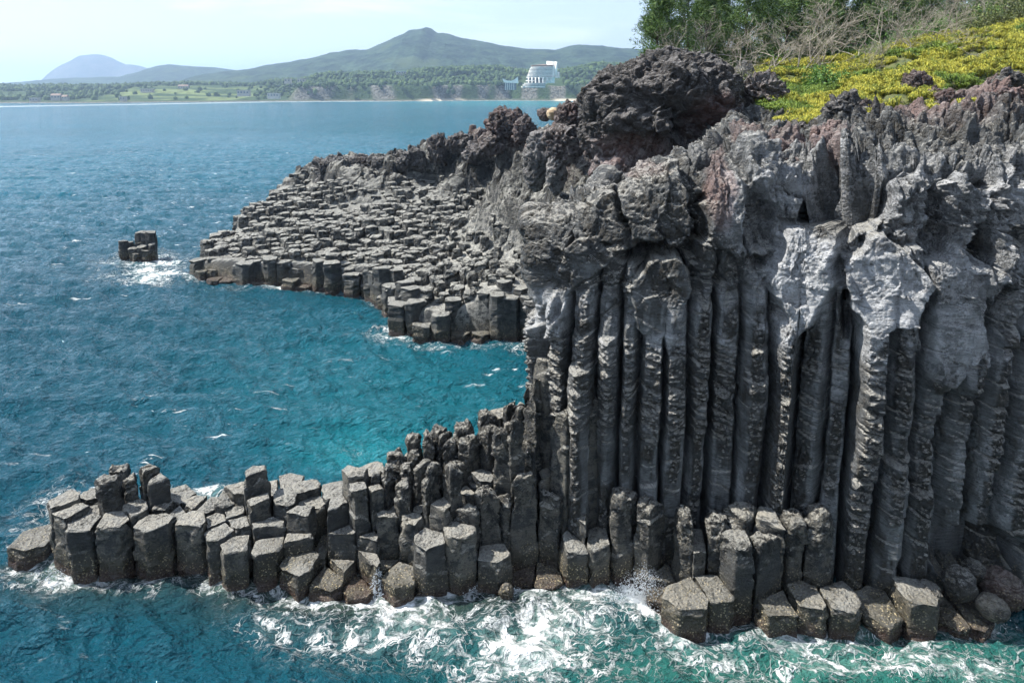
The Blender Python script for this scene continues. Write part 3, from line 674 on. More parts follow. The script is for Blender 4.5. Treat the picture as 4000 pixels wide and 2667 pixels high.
# ------------------------------------------------------------ boulders and outcrops
import bmesh
_ico = {}
def ico(k):
    if k not in _ico:
        bm = bmesh.new(); bmesh.ops.create_icosphere(bm, subdivisions=k, radius=1); bm.verts.ensure_lookup_table()
        V = np.array([v.co[:] for v in bm.verts]); Fc = np.array([[v.index for v in f.verts] for f in bm.faces]); bm.free(); _ico[k] = (V, Fc)
    return _ico[k]
def blob(name, c, rad, label, cat, k=6, seed=0, amp=1.25, mat='lava', outline=None, mkv=(.8, .2, 0), lumps=(), group=None, sharp=.85, squash=.0, fr=1.):
    V, Fc = ico(k); c = np.array(c, float)
    if outline:
        ang = [math.atan2(-(v-outline[0][1]), x-outline[0][0]) for x, v in outline[1:]]
        D = c[1]; sc_ = 1.7007*D/F*1.0
        rr_ = [math.hypot(x-outline[0][0], v-outline[0][1])*sc_ for x, v in outline[1:]]
        o = np.argsort(ang); ang = np.array(ang)[o]; rr_ = np.array(rr_)[o]
        ang = np.concatenate([ang-2*math.pi, ang, ang+2*math.pi]); rr_ = np.tile(rr_, 3)
        th = np.arctan2(V[:, 2], V[:, 0]); r = np.interp(th, ang, rr_); P = V.copy(); P[:, 0] *= r; P[:, 2] *= r; P[:, 1] *= rad[1]; m = float(np.mean(rr_))
    else:
        P = V*np.array(rad); m = float(np.mean(rad))
    Q = P+c; s = fr/m
    w = wor(Q+.3*m*np.stack([fbm(Q, s, 2, seed), fbm(Q, s, 2, seed+1), fbm(Q, s, 2, seed+2)], -1), 1.1*s, seed)
    d = (JIT[w[2], 2]-.5)*.42*m*sharp*ss(0, .15, w[1]-w[0])-.16*m*sharp*np.exp(-((w[1]-w[0])/.05)**2)
    d = d+rid(Q, .8*s, 6, seed+3)*.12*m*amp+fbm(Q, 2.2*s, 4, seed+4)*.09*m*amp+facet(Q, 1.3*s, seed, 1.4)*.32*amp*sharp+facet(Q, 3.2*s, seed+1, 1.6)*.38*amp*sharp
    d = d-ss(.45, .05, wor(Q, 3.4*s, seed+5)[0])*.07*m*amp+rid(Q, 2.6, 4, seed+9)*.07*min(1, m)
    if k >= 6: d = d-ss(.45, .05, wor(Q, 2.4, seed+5)[0])*.13*min(1, m)
    qx, qv = proj(Q); qx = qx/1.7007; qv = qv/1.7007; front = V[:, 1] < .25
    for x, y, rx, ry, p in lumps:
        q = np.sqrt(((qx-x)/rx)**2+((qv-y)/ry)**2)+fbm(Q, .8, 3, 3)*.3
        d = d+front*p*(1-np.clip(q, 0, 1)**2.5)**.8
    N = V/np.array([1, 1, 1.]); Pn_ = P+N*d[:, None]
    mk = np.zeros(P.shape); mk[:, 0] = mkv[0]; mk[:, 1] = np.clip(mkv[1]*(1+1.2*fbm(Q, .6, 3, seed+7)), 0, .95)
    mk[:, 2] = np.clip(.6*mkv[2]*(1+fbm(Q, .5, 2, seed+8)), 0, 1)
    if name == 'rock_outcrop':
        q = np.sqrt(((qx-1440)/110)**2+((qv-360)/55)**2); mk[:, 2] = np.maximum(mk[:, 2], .5*ss(1.3, .6, q)); mk[:, 1] = np.maximum(mk[:, 1], .55*ss(1.2, .6, q))
        q = np.sqrt(((qx-1640)/60)**2+((qv-300)/80)**2); mk[:, 2] = np.maximum(mk[:, 2], .5*ss(1.3, .6, q))
    b = (c[0], c[1], c[2]-rad[2]*.8)
    o = mobj(name, Pn_+c, Fc, M[mat], None, b, True, {'mk': mk})
    return tag(o, label, cat, group)
def bl(name, x, v, D, w, h, label, cat='boulder', dep=None, **kw):
    """w,h in 2352 px view"""
    s = 1.7007*D/F; return blob(name, Wd(x, v, D), (w*s/2*.92, (dep or w*s/2), h*s/2*.92), label, cat, **kw)
bl('rock_outcrop', 1520, 262, 44, 370, 300, 'huge jagged black lava outcrop crowning the cliff with a reddish hollow under its right side', 'rock outcrop', dep=4.2, k=8, seed=11, fr=2.0, sharp=.45, amp=.8,
   outline=[(1510, 275), (1350, 262), (1362, 222), (1392, 192), (1428, 172), (1462, 158), (1500, 140), (1545, 138), (1578, 150), (1625, 152), (1652, 185), (1668, 250), (1680, 320), (1670, 385), (1600, 410), (1500, 410), (1420, 408), (1355, 370), (1335, 300)],
   lumps=[(1610, 300, 75, 50, -2.0), (1500, 335, 120, 40, -.9), (1440, 385, 90, 30, .8), (1420, 240, 70, 50, .7), (1540, 190, 90, 45, .6), (1570, 260, 60, 30, -1.), (1650, 360, 50, 60, -.7), (1460, 285, 70, 28, .6)], mkv=(.9, .08, .04))
BL = [('boulder', 1742, 232, 45, 118, 110, 'rounded brownish rock knob just right of the huge black outcrop', dict(k=7, seed=21, mkv=(.7, .3, .35), fr=1.6)),
      ('boulder', 1690, 300, 42, 70, 110, 'dark rock wedge between the huge outcrop and the brownish knob', dict(k=6, seed=22, mkv=(.9, .3, .2))),
      ('boulder', 1933, 262, 37.5, 62, 92, 'sharp dark grey rock fang standing at the lower edge of the yellow grass', dict(k=6, seed=23, mkv=(.6, .15, 0), sharp=.9)),
      ('boulder', 1975, 262, 39, 66, 66, 'brownish rough rock leaning behind the dark grey fang', dict(k=6, seed=24, mkv=(.9, .2, .4))),
      ('boulder', 2107, 205, 41, 62, 60, 'dark knobbly rock standing alone in the yellow grass', dict(k=6, seed=25, mkv=(.9, .2, .35))),
      ('boulder', 2150, 240, 40, 90, 60, 'reddish rubble mound in the grass below the lone knobbly rock', dict(k=6, seed=26, mkv=(.9, .25, .6))),
      ('boulder', 1785, 392, 31, 150, 125, 'big dark boulder with a pinkish top sitting above the grey overhangs', dict(k=7, seed=27, mkv=(.7, .25, .45), fr=1.5)),
      ('boulder', 2110, 372, 30.5, 56, 30, 'smooth tan boulder lodged among grey rock near the top of the cliff', dict(k=5, seed=28, amp=.25, sharp=.15, mat='tan')),
      ('boulder', 1640, 255, 46, 60, 60, 'small dark rock at the foot of the huge outcrop', dict(k=6, seed=29, mkv=(.9, .1, .3))),
      ('boulder', 1162, 288, 84, 78, 70, 'reddish brown rock knob on the skyline at the back of the headland', dict(k=6, seed=31, mkv=(.9, .15, .6))),
      ('boulder', 1138, 330, 84, 60, 44, 'low dark rock under the reddish brown skyline knob', dict(k=5, seed=32, mkv=(.9, .2, .3))),
      ('boulder', 1205, 300, 78, 50, 60, 'brown rock between the skyline knob and the standing pale pillar', dict(k=6, seed=33, mkv=(.9, .25, .5))),
      ('rock_pillar', 1232, 370, 58, 54, 150, 'upright pale grey rock pillar standing left of the huge outcrop', dict(k=6, seed=34, mkv=(.3, .45, 0), sharp=.3)),
      ('rock_pillar', 1278, 395, 54, 46, 110, 'shorter grey rock pillar just right of the pale standing pillar', dict(k=6, seed=35, mkv=(.4, .4, 0), sharp=.3)),
      ('boulder', 1250, 262, 60, 34, 30, 'small rounded brown stone on the skyline beside a tan one', dict(k=5, seed=36, amp=.6, mkv=(.6, .3, .5))),
      ('boulder', 1272, 262, 58, 34, 30, 'small pale tan stone on the skyline left of the huge outcrop', dict(k=5, seed=37, amp=.4, mat='tan', sharp=.3)),
      ('boulder', 1310, 272, 54, 60, 74, 'dark rough rock touching the left flank of the huge outcrop', dict(k=6, seed=38, mkv=(.9, .15, .35))),
      ('boulder', 1295, 330, 50, 90, 80, 'brownish grey crag below the left flank of the huge outcrop', dict(k=6, seed=39, mkv=(.9, .4, .25))),
      ('boulder', 762, 392, 101, 84, 68, 'dark crag at the seaward end of the headland crest', dict(k=6, seed=41, mkv=(.9, .2, 0), sharp=.9)),
      ('boulder', 825, 388, 101, 74, 48, 'dark jagged rock second along the crest from its seaward end', dict(k=6, seed=42, mkv=(.9, .2, .1))),
      ('boulder', 880, 382, 100, 66, 40, 'low dark jagged rock third along the crest from its seaward end', dict(k=5, seed=43, mkv=(.9, .2, 0))),
      ('boulder', 945, 368, 98, 76, 48, 'dark rock with a flat top midway along the headland crest', dict(k=6, seed=44, mkv=(.9, .2, 0))),
      ('boulder', 1012, 342, 96, 62, 62, 'pointed dark rock standing up from the headland crest', dict(k=6, seed=45, mkv=(.9, .15, .1), sharp=.9)),
      ('boulder', 1062, 330, 94, 64, 50, 'square dark rock right of the pointed one on the headland crest', dict(k=6, seed=46, mkv=(.9, .15, .1))),
      ('boulder', 1095, 352, 90, 60, 40, 'low rock below the square rock of the headland crest', dict(k=5, seed=47, mkv=(.9, .3, .1)))]
tt_ = NT('tan_stone'); Pp = tt_.n('ShaderNodeNewGeometry').outputs['Position']; nn = tt_.noise(Pp, 2.5, 5)
M['tan'] = tt_.out(tt_.mix(tt_.mr(nn, .35, .65), (.24, .17, .10), (.38, .30, .20)), .85, tt_.bump(nn, .12))
for nme, x, v, D, w, h, lab, kw in BL: bl(nme, x, v, D, w, h, lab, 'rock pillar' if 'pillar' in nme else 'boulder', **kw)
# loose rubble blocks among the grass edge on the right
rq = np.random.RandomState(8)
RB = [(2215, 262, 36.5, 50), (2262, 240, 37.5, 46), (2312, 225, 38, 60), (2340, 262, 36, 52), (2290, 285, 34.5, 50), (2238, 305, 34, 46), (2330, 310, 33.5, 62), (2200, 340, 33, 56), (2275, 345, 32.5, 62), (2345, 370, 31.5, 70), (2165, 300, 35, 44), (2325, 185, 41, 52), (2080, 300, 35, 54), (2030, 290, 36.5, 46), (1880, 320, 36, 56), (1840, 300, 38, 50), (1900, 350, 33.5, 70), (2050, 345, 32.5, 60)]
RL = ['dull', 'brown', 'reddish', 'dark', 'pinkish', 'grey']
PL = ['below the lone rock in the grass', 'under the grass at the right edge', 'beside the yellow grass, upper right', 'at the right edge of the grass slope', 'in the rubble under the right grass edge', 'in the rubble left of the right grass edge',
      'low in the rubble at the right edge', 'above the grey crust right of the tan boulder', 'right of the tan boulder, in the red rubble', 'at the right edge above the grey crust', 'just under the reddish mound',
      'highest in the grass at the right edge', 'above the tan boulder', 'between the grey fang and the tan boulder', 'left of the grey fang, below the grass', 'right of the knob beside the huge outcrop', 'right of the boulder with the pinkish top', 'left of the tan boulder']
for i, (x, v, D, s) in enumerate(RB):
    col_ = RL[i % 6]; bl('boulder', x+rq.uniform(-5, 5), v, D, s*1.1, s*rq.uniform(.7, .95), '%s angular lava block %s' % (col_, PL[i]), k=6, seed=60+i, mkv=(.9, .25, {'reddish': .8, 'pinkish': .7, 'brown': .45, 'dull': .3, 'dark': .05, 'grey': 0}[col_]), group='lava blocks below the grass')
for x, v, D, w, h, lab, s in ((2205, 1340, 23.8, 80, 90, 'dark wet boulder in the black recess at the foot of the cliff', 81), (2300, 1350, 24.0, 110, 90, 'pinkish wet boulder at the waterline in the right corner', 82), (2280, 1395, 23.0, 78, 60, 'low boulder streaming with white wash at the right edge', 83),
                              (2130, 1360, 23.6, 70, 50, 'small dark wet rock left of the recess boulder', 84), (1163, 1358, 24.4, 40, 44, 'small rusty rock dripping with seawater below the ledge', 85), (2235, 1310, 24.6, 60, 60, 'black rock wedged at the back of the recess', 86)):
    bl('boulder', x, v, D, w, h, lab, k=6, seed=s, mat='ledge', mkv=(.6, .6 if s == 83 else .05, .7 if s == 82 else .1), amp=.5, sharp=.3, group='wet boulders at the foot of the cliff')
# ------------------------------------------------------------ sea stack
st = empty('sea_stack', (Wd(318, 600, 80)[0], 80, -1), 'small stack of broken basalt columns standing alone in the sea off the headland', 'sea stack')
for i, (x, v, r, dy) in enumerate(((283, 553, .55, .3), (297, 556, .5, .8), (306, 570, .5, -.2), (318, 558, .6, .9), (325, 566, .55, -.1), (322, 532, .6, 1.7), (335, 533, .6, 1.4), (346, 532, .55, .9), (335, 575, .5, -.5), (313, 582, .45, -.7), (348, 560, .4, .2))):
    D = 80+dy; p = Wd(x, v, D); a = np.arange(6)*math.pi/3+i; poly = [(p[0]+r*1.15*math.cos(t), p[1]+r*1.15*math.sin(t)) for t in a]
    P, mq, fc = col_mesh(poly, p[0], p[1], -1, p[2], 16, .2, 700+i, .2, .02, rq.uniform(-.2, .2, 2), er=.06, ntop=3, amp=1.2)
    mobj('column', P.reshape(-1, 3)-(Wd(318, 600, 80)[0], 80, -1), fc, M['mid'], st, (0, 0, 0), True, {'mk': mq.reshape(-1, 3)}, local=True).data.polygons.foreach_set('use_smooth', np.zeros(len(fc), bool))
# ------------------------------------------------------------ labels of the columns
ORD = 'first second third fourth fifth sixth seventh eighth ninth tenth eleventh twelfth thirteenth fourteenth fifteenth sixteenth seventeenth eighteenth nineteenth twentieth'.split()
TEN = {2: 'twenty', 3: 'thirty', 4: 'forty', 5: 'fifty', 6: 'sixty', 7: 'seventy', 8: 'eighty', 9: 'ninety'}
TENTH = {2: 'twentieth', 3: 'thirtieth', 4: 'fortieth', 5: 'fiftieth', 6: 'sixtieth', 7: 'seventieth', 8: 'eightieth', 9: 'ninetieth'}
def ordn(n):
    if n <= 20: return ORD[n-1]
    if n >= 100: return 'hundredth' if n == 100 else 'hundred-and-'+ordn(n-100)
    t, u = divmod(n, 10); return TENTH[t] if u == 0 else TEN[t]+'-'+ORD[u-1]
desc = {'': 'flat-topped dark', 'w': 'low barnacled', 'p': 'puddle-topped', 'r': 'rough-headed', 'R': 'pitted knobbly', 's': 'smooth-faced upright', 't': 'tilted', 'c': 'pale-skinned', 'f': 'sunken'}
grp = {}
for q in ledge_objs:
    o, x, y, z, k, px, v = q
    if px > 1470 and y > 26.9: zone = 'stepped ridge behind the cliff foot'
    elif px < 1470: r = y-frontD(px); zone = 'front row of the ledge tip' if r < 1.15 else 'middle row of the ledge tip' if r < 2.3 else 'back row of the ledge tip'
    else: r = y-frontD(px); zone = 'front row under the cliff' if r < .75 else 'second row under the cliff' if r < 1.7 else 'third row under the cliff'
    grp.setdefault(zone, []).append(q)
for zone, L in grp.items():
    L.sort(key=lambda q: q[1])
    for i, q in enumerate(L): tag(q[0], '%s column, %s from the left in the %s' % (desc[q[4]], ordn(i+1), zone), 'basalt column', 'basalt columns of the near ledge')
L = sorted([c for c in cliff_objs if c[1] >= 0], key=lambda q: q[1])
for i, q in enumerate(L):
    d_ = {10: 'broad sunlit knobbly', 13: 'sunlit ringed and pitted', 12: 'recessed shaded', 11: 'recessed smooth grey'}.get(q[1], ['tall grey', 'tall pitted', 'tall weathered'][i % 3])
    tag(q[0], '%s pillar of the cliff face, %s from its left end' % (d_, ordn(i+1)), 'basalt column', 'tall pillars of the cliff face')
for i, q in enumerate(sorted([c for c in cliff_objs if c[1] < 0], key=lambda q: -q[1])):
    tag(q[0], 'tall pillar round the left corner of the cliff, %s back from the corner' % ordn(i+1), 'basalt column', 'tall pillars of the cliff face')
L = sorted([m for m in mid_objs if m[4] < 1.35 and m[3] > 1.5], key=lambda q: q[1]); L2 = sorted([m for m in mid_objs if not (m[4] < 1.35 and m[3] > 1.5)], key=lambda q: q[1])
for i, q in enumerate(L): tag(q[0], '%s column, %s from the left along the sea front of the headland' % ('tall' if q[3] > 3 else 'short', ordn(i+1)), 'basalt column', 'basalt columns of the headland')
for i, q in enumerate(L2): tag(q[0], '%s column, %s from the left behind the headland sea front' % ('low stub' if q[3] < 1.5 else 'knob-topped', ordn(i+1)), 'basalt column', 'basalt columns of the headland')
# ------------------------------------------------------------ vegetation
def leafmat(name, c1, c2, scale=1.2, rough=.6, tr=.0):
    t = NT(name); P = t.n('ShaderNodeNewGeometry'); n = t.noise(P.outputs['Position'], scale, 3); r = t.n('ShaderNodeNewGeometry').outputs['Random Per Island']
    c = t.mix(t.mr(t.math('MULTIPLY_ADD', r, .5, t.math('MULTIPLY', n, .7)), .3, .8), c1, c2)
    return t.out(c, rough, None, .25, **{'Subsurface Weight': 0.})
M['needle'] = leafmat('pine_needles', (.03, .065, .018), (.11, .18, .045)); M['bark'] = simple('bark', (.05, .042, .035), (.13, .11, .09), 6, .9, .03)
M['grey'] = simple('bare_twigs', (.17, .15, .12), (.36, .33, .28), 4, .9)
M['leafd'] = leafmat('shrub_leaves', (.03, .08, .02), (.11, .21, .04)); M['leafo'] = leafmat('olive_leaves', (.05, .07, .025), (.13, .15, .05)); M['leafy'] = leafmat('yellow_green_leaves', (.08, .13, .02), (.2, .26, .04))  # leafy is a plain yellow-green foliage colour
M['grass'] = leafmat('yellow_grass', (.10, .14, .02), (.40, .37, .05), .9); M['grassg'] = leafmat('green_grass', (.05, .10, .02), (.16, .22, .03), 1.)
def rv(r): 
    v = r.normal(size=3); return v/np.linalg.norm(v)
def leaves(mb, C, n, spread, size, r, up=.3, thin=.35, squash=1.):
    """n small leaf blades scattered round each centre"""
    C = np.asarray(C, float); c = np.repeat(C, n, 0); m = len(c)
    o = r.normal(size=(m, 3)); o /= np.linalg.norm(o, axis=1)[:, None]; o *= (r.rand(m, 1)**.45)*spread; o[:, 2] *= squash
    d = o/np.linalg.norm(o, axis=1)[:, None]+r.normal(size=(m, 3))*.5+(0, 0, up); d /= np.linalg.norm(d, axis=1)[:, None]
    s = np.cross(d, r.normal(size=(m, 3))); s /= np.linalg.norm(s, axis=1)[:, None]
    L = size*r.uniform(.6, 1.3, (m, 1)); p = c+o
    V = np.stack([p, p+d*L*.5+s*L*thin*.5, p+d*L, p+d*L*.5-s*L*thin*.5], 1).reshape(-1, 3)
    mb.add(V, np.arange(m*4).reshape(-1, 4))
def pine(r, H=8, dead=.0):
    tr = MB(); cr = MB(); z = np.linspace(0, H, 12); bend = np.cumsum(r.normal(size=(12, 2))*.10, 0)
    T = np.stack([bend[:, 0], bend[:, 1], z], 1); tr.tube(T, np.linspace(.17, .03, 12), 6); C = []
    for i in range(74):
        h = H*(.14+.86*r.rand()**.85); p = np.array([np.interp(h, z, T[:, 0]), np.interp(h, z, T[:, 1]), h]); a = r.rand()*6.28
        L = (1-.75*(h/H)**1.5)*H*.25*r.uniform(.5, 1.15); d = np.array([math.cos(a), math.sin(a), .22+.3*r.rand()])
        q = np.stack([p, p+d*L*.5+(0, 0, -.04*L), p+d*L+(0, 0, .12*L)]); tr.tube(q, [.045, .03, .012], 3)
        for t in (.5, .7, .88, 1.): 
            for _ in range(2): C.append(p+d*L*t+r.normal(size=3)*.22*L*.5+(0, 0, .1))
    leaves(cr, C, 22, .46, .30, r, .5, .16, .7); return tr, cr
def bare(r, H=5, wide=1.):
    mb = MB()
    def go(p, d, L, rad, lv):
        n = 4; P = [p]; dd = d.copy()
        for i in range(n):
            dd = dd+r.normal(size=3)*.14+(0, 0, .05); dd /= np.linalg.norm(dd); P.append(P[-1]+dd*L/n)
        mb.tube(P, np.linspace(rad, rad*.6, n+1), 4 if lv < 2 else 3)
        if lv >= 4: return
        for k in range(3 if lv < 2 else 4):
            t = r.uniform(.35, 1.) if k else 1.; b = P[0]+(np.array(P[-1])-P[0])*t
            e = dd+rv(r)*(.75*wide+.1*lv); e[2] = e[2]*.8+.12; e /= np.linalg.norm(e); go(b, e, L*r.uniform(.5, .78), max(rad*.55, .007), lv+1)
    for s in range(2): 
        d = np.array([r.normal()*.35*wide, r.normal()*.35*wide, 1.]); go(np.zeros(3), d/np.linalg.norm(d), H*.46, .05, 0)
    return mb
def shrub(r, rad, h, n=150, per=26, size=.14):
    st_ = MB(); cr = MB(); C = []
    for i in range(n):
        d = rv(r); d[2] = abs(d[2]); L = r.uniform(.45, 1)
        f = 1+.28*math.sin(3*math.atan2(d[1], d[0])+rad*5)
        C.append(np.array([d[0]*rad*f*L, d[1]*rad*f*L, d[2]*h*L*f*.95+.05]))
    for c in C[::5]: st_.tube([(0, 0, 0), c*.5+(0, 0, .1*h), c], [.03, .02, .008], 3)
    leaves(cr, C, per, .22*max(rad, .6), size, r, .4, .5); return st_, cr
def place(proto, loc, rz, s, label, first):
    root, kids = proto
    if first: r_ = root
    else:
        r_ = root.copy(); COL.objects.link(r_)
        for k in kids: c = k.copy(); COL.objects.link(c); c.parent = r_
    r_.location = loc; r_.rotation_euler = (0, 0, rz); r_.scale = (s, s, s); r_['label'] = label; return r_
def mkproto(name, cat, group, parts):
    root = empty(name, (0, 0, 0), None, cat, group); kids = [mb.build(n, m, root, (0, 0, 0), n in ('trunk', 'branches'), None, True) for n, mb, m in parts]; return root, kids
def ground_at(px, D, dflt):
    return dflt
rt = np.random.RandomState(31)
pines = []; bares = []; shr = {}
for i in range(3): a, b = pine(rt, 7.6+i*.9); pines.append(mkproto('pine_tree', 'pine tree', 'pines on top of the cliff', [('trunk', a, M['bark']), ('crown', b, M['needle'])]))
for i in range(4):
    b = bare(rt, 5, 1.1); bares.append(mkproto('bare_tree', 'bare tree', 'leafless trees in front of the pines', [('branches', b, M['grey'])]))
for key, mat, rad, h, n, per, sz in (('d', 'leafd', 1.5, 1.5, 170, 26, .15), ('o', 'leafo', 1.5, 1.7, 130, 22, .12), ('k', 'leafd', 2.3, 2.6, 260, 24, .17), ('y', 'leafy', 1.1, 1.0, 90, 24, .15)):
    a, b = shrub(rt, rad, h, n, per, sz); shr[key] = mkproto('shrub', 'shrub', 'shrubs along the upper slope', [('branches', a, M['bark']), ('leaves', b, M[mat])])
NEARW = {0: 'at the left edge of the grove', 1: 'above the huge outcrop', 2: 'above the brownish knob', 3: 'over the middle of the grove', 4: 'right of the middle of the grove', 5: 'at the top of the grass slope', 6: 'at the upper right corner'}
def wherex(x): return NEARW[int(np.searchsorted([1560, 1690, 1800, 1900, 2040, 2200], x))]
used = set(); cnt = {}
def ulabel(base, x, alts):
    w = wherex(x)
    for a in alts:
        s = '%s %s' % (a+' '+base, w)
        if s not in used: used.add(s); return s
    n = 2
    while True:
        s = '%s %s, %s from the left there' % (alts[0]+' '+base, w, ordn(n)); n += 1
        if s not in used: used.add(s); return s
fst = {}
def put(proto, key, x, vb, D, s, label):
    p = Wd(x, vb, D); place(proto, (p[0], p[1], p[2]-.25), rt.rand()*6.28, s*(1.12 if key[0] == 'b' else 1.), label, key not in fst); fst[key] = 1
for i, (x, D, vb, s) in enumerate(((1505, 53, 232, 1.0), (1535, 56, 225, 1.1), (1575, 61, 212, 1.), (1622, 58, 205, 1.05), (1668, 64, 190, 1.), (1712, 60, 200, .95), (1752, 66, 180, 1.05), (1803, 60, 190, .95), (1842, 63, 185, 1.1), (1882, 58, 185, 1.0), (1930, 64, 165, 1.0), (1985, 62, 155, .95), (2040, 64, 140, 1.), (2095, 66, 125, .9), (2135, 64, 118, .8), (2190, 66, 100, .8), (2245, 68, 90, .8), (2300, 68, 80, .8), (2350, 70, 70, .8),
                                 (1650, 72, 175, .9), (1780, 74, 165, 1.), (1905, 74, 160, 1.), (2010, 76, 150, 1.), (1965, 70, 150, 1.))):
    put(pines[i % 3], 'p%d' % (i % 3), x, vb, D, s, ulabel('pine', x, ['tall dark' if s > 1.02 else 'dark', 'slender', 'farther, paler', 'thin-crowned']))
for i, (x, D, vb, s) in enumerate(((1585, 52, 205, .95), (1700, 52, 205, 1.0), (1745, 50, 205, .9), (1775, 54, 190, 1.1), (1825, 52, 190, 1.2), (1872, 54, 178, 1.25), (1905, 51, 185, .9), (1960, 51, 180, .95), (2003, 47, 192, .62), (2035, 53, 140, 1.1), (2100, 50, 145, .85), (2150, 52, 120, .8), (2195, 54, 85, .9), (1610, 56, 200, 1.2), (1935, 56, 170, 1.2), (2075, 56, 130, 1.), (2260, 58, 60, .9), (2310, 58, 45, .8))):
    put(bares[i % 4], 'b%d' % (i % 4), x, vb+8, D, s, ulabel('bare grey tree', x, ['wide' if s > 1.05 else 'small', 'twiggy', 'spindly', 'fine-branched']))
for i, (k, x, D, vb, s) in enumerate((('d', 1895, 46.5, 205, 1.15), ('o', 1722, 49, 205, 1.), ('o', 1650, 50, 210, 1.), ('d', 1850, 52, 185, .9), ('d', 1800, 51, 200, .8), ('k', 2045, 56, 135, .9), ('k', 1985, 57, 150, .85), ('k', 2110, 57, 105, .8), ('k', 2170, 58, 85, .8), ('o', 2230, 56, 75, 1.2), ('o', 2285, 56, 58, 1.2), ('o', 2335, 57, 45, 1.3),
                                    ('k', 1930, 59, 165, .9), ('k', 1760, 58, 180, .9), ('k', 1600, 58, 205, .8), ('y', 1690, 47, 215, .9), ('y', 1755, 47, 220, .8), ('y', 1930, 45, 215, .8), ('y', 1625, 50, 215, .9), ('o', 2085, 50, 160, .9), ('o', 2140, 50, 135, .9), ('y', 2170, 48, 120, .9), ('d', 1770, 49, 205, .7), ('y', 1820, 46, 225, .6), ('k', 1880, 62, 170, 1.1), ('k', 2030, 63, 140, 1.1), ('k', 1900, 74, 120, 1.2), ('k', 2070, 72, 100, 1.5), ('k', 2180, 74, 70, 1.4), ('k', 2300, 74, 40, 1.4), ('k', 1840, 66, 165, 1.1), ('k', 1690, 66, 180, 1.1), ('k', 2250, 64, 62, 1.), ('o', 1960, 48, 195, .8), ('o', 2020, 49, 178, .9))):
    put(shr[k], 's'+k, x, vb+6, D, s, ulabel({'d': 'dark green dense shrub', 'o': 'olive shrub', 'k': 'big dark bush', 'y': 'bright yellow-green shrub'}[k], x, ['rounded', 'ragged', 'low', 'spreading']))
# grass tufts on the slope
rg_ = np.random.RandomState(5); gp = GR_PTS; qx, qv = proj(gp)
ok = (qx > 2950) & (qx < 4300) & (gp[:, 1] < 60); gp = gp[ok]
wgt = rg_.rand(len(gp)); dens = fbm(gp, .35, 3, 300); gp = gp[(dens > -.24)]
idx = rg_.choice(len(gp), min(8500, len(gp))); TB_ = MB(); TB2 = MB()
for j, i in enumerate(idx):
    c = gp[i]; R0 = rg_.uniform(.12, .42); n = 26; mb = TB_ if fbm(c[None]*1., .25, 2, 310)[0] > -.12 else TB2
    a = rg_.rand(n)*6.283; o = np.stack([np.cos(a), np.sin(a), 0*a], 1); h = R0*rg_.uniform(.8, 1.5, (n, 1))
    b = c+o*.12*R0; m = c+o*R0*.55*rg_.uniform(.4, 1.2, (n, 1))+np.array([0, 0, 1])*h*.8; e = c+o*R0*rg_.uniform(.7, 1.6, (n, 1))+np.array([0, 0, 1])*h*.55
    s = np.stack([-np.sin(a), np.cos(a), 0*a], 1)*.019
    V = np.stack([b-s, b+s, m+s, m-s, e, e], 1)[:, :5].reshape(-1, 3); k = np.arange(n)[:, None]*5
    mb.add(V, np.concatenate([k, k+1, k+2, k+3], 1), np.concatenate([k+3, k+2, k+4], 1))
tag(TB_.build('yellow_grass', M['grass'], None, (0, 0, 0), False), 'bright yellow-green grass tufts covering the slope above the cliff', 'grass', None, 'stuff')
tag(TB2.build('green_grass', M['grassg'], None, (0, 0, 0), False), 'greener grass tufts mixed into the upper slope', 'grass', None, 'stuff')
# ------------------------------------------------------------ far shore
def far_mat(name, woods, woods2, field, fieldamt, sc_=.012, rock=None):
    t = NT(name); g = t.n('ShaderNodeNewGeometry'); P = g.outputs['Position']; n = t.noise(P, sc_*6, 6, .65); n2 = t.noise(P, sc_, 4); n3 = t.noise(P, sc_*25, 3)
    c = t.mix(t.mr(n, .35, .65), woods, woods2); c = t.mix(t.mr(n3, .3, .7, .0, .6), c, tuple(x*.4 for x in woods))
    a = t.n('ShaderNodeAttribute', attribute_name='mk'); s = t.n('ShaderNodeSeparateColor', {0: a.outputs['Color']})
    fm = t.math('MAXIMUM', t.math('MULTIPLY', t.mr(n2, .56, .62), fieldamt), s.outputs[1])
    c = t.mix(fm, c, t.mix(t.mr(n, .4, .6), field, tuple(x*.6 for x in field)))
    c = t.mix(s.outputs[0], c, t.mix(t.mr(n3, .35, .65), (.06, .055, .05), (.22, .21, .19)))
    c = t.mix(s.outputs[2], c, (.5, .44, .34))
    return t.out(c, .95, t.bump(n3, 3.), .1)
M['coast'] = far_mat('coast_land', (.028, .055, .022), (.05, .085, .03), (.14, .18, .065), .15, .012)
M['hill'] = far_mat('hill_woods', (.009, .024, .020), (.045, .080, .050), (.12, .16, .06), .25, .004)
M['rockhill'] = far_mat('rocky_hill', (.03, .045, .03), (.09, .09, .08), (.1, .12, .06), .1, .002)
def c4(x, y): return x/.98, 50+y/.98
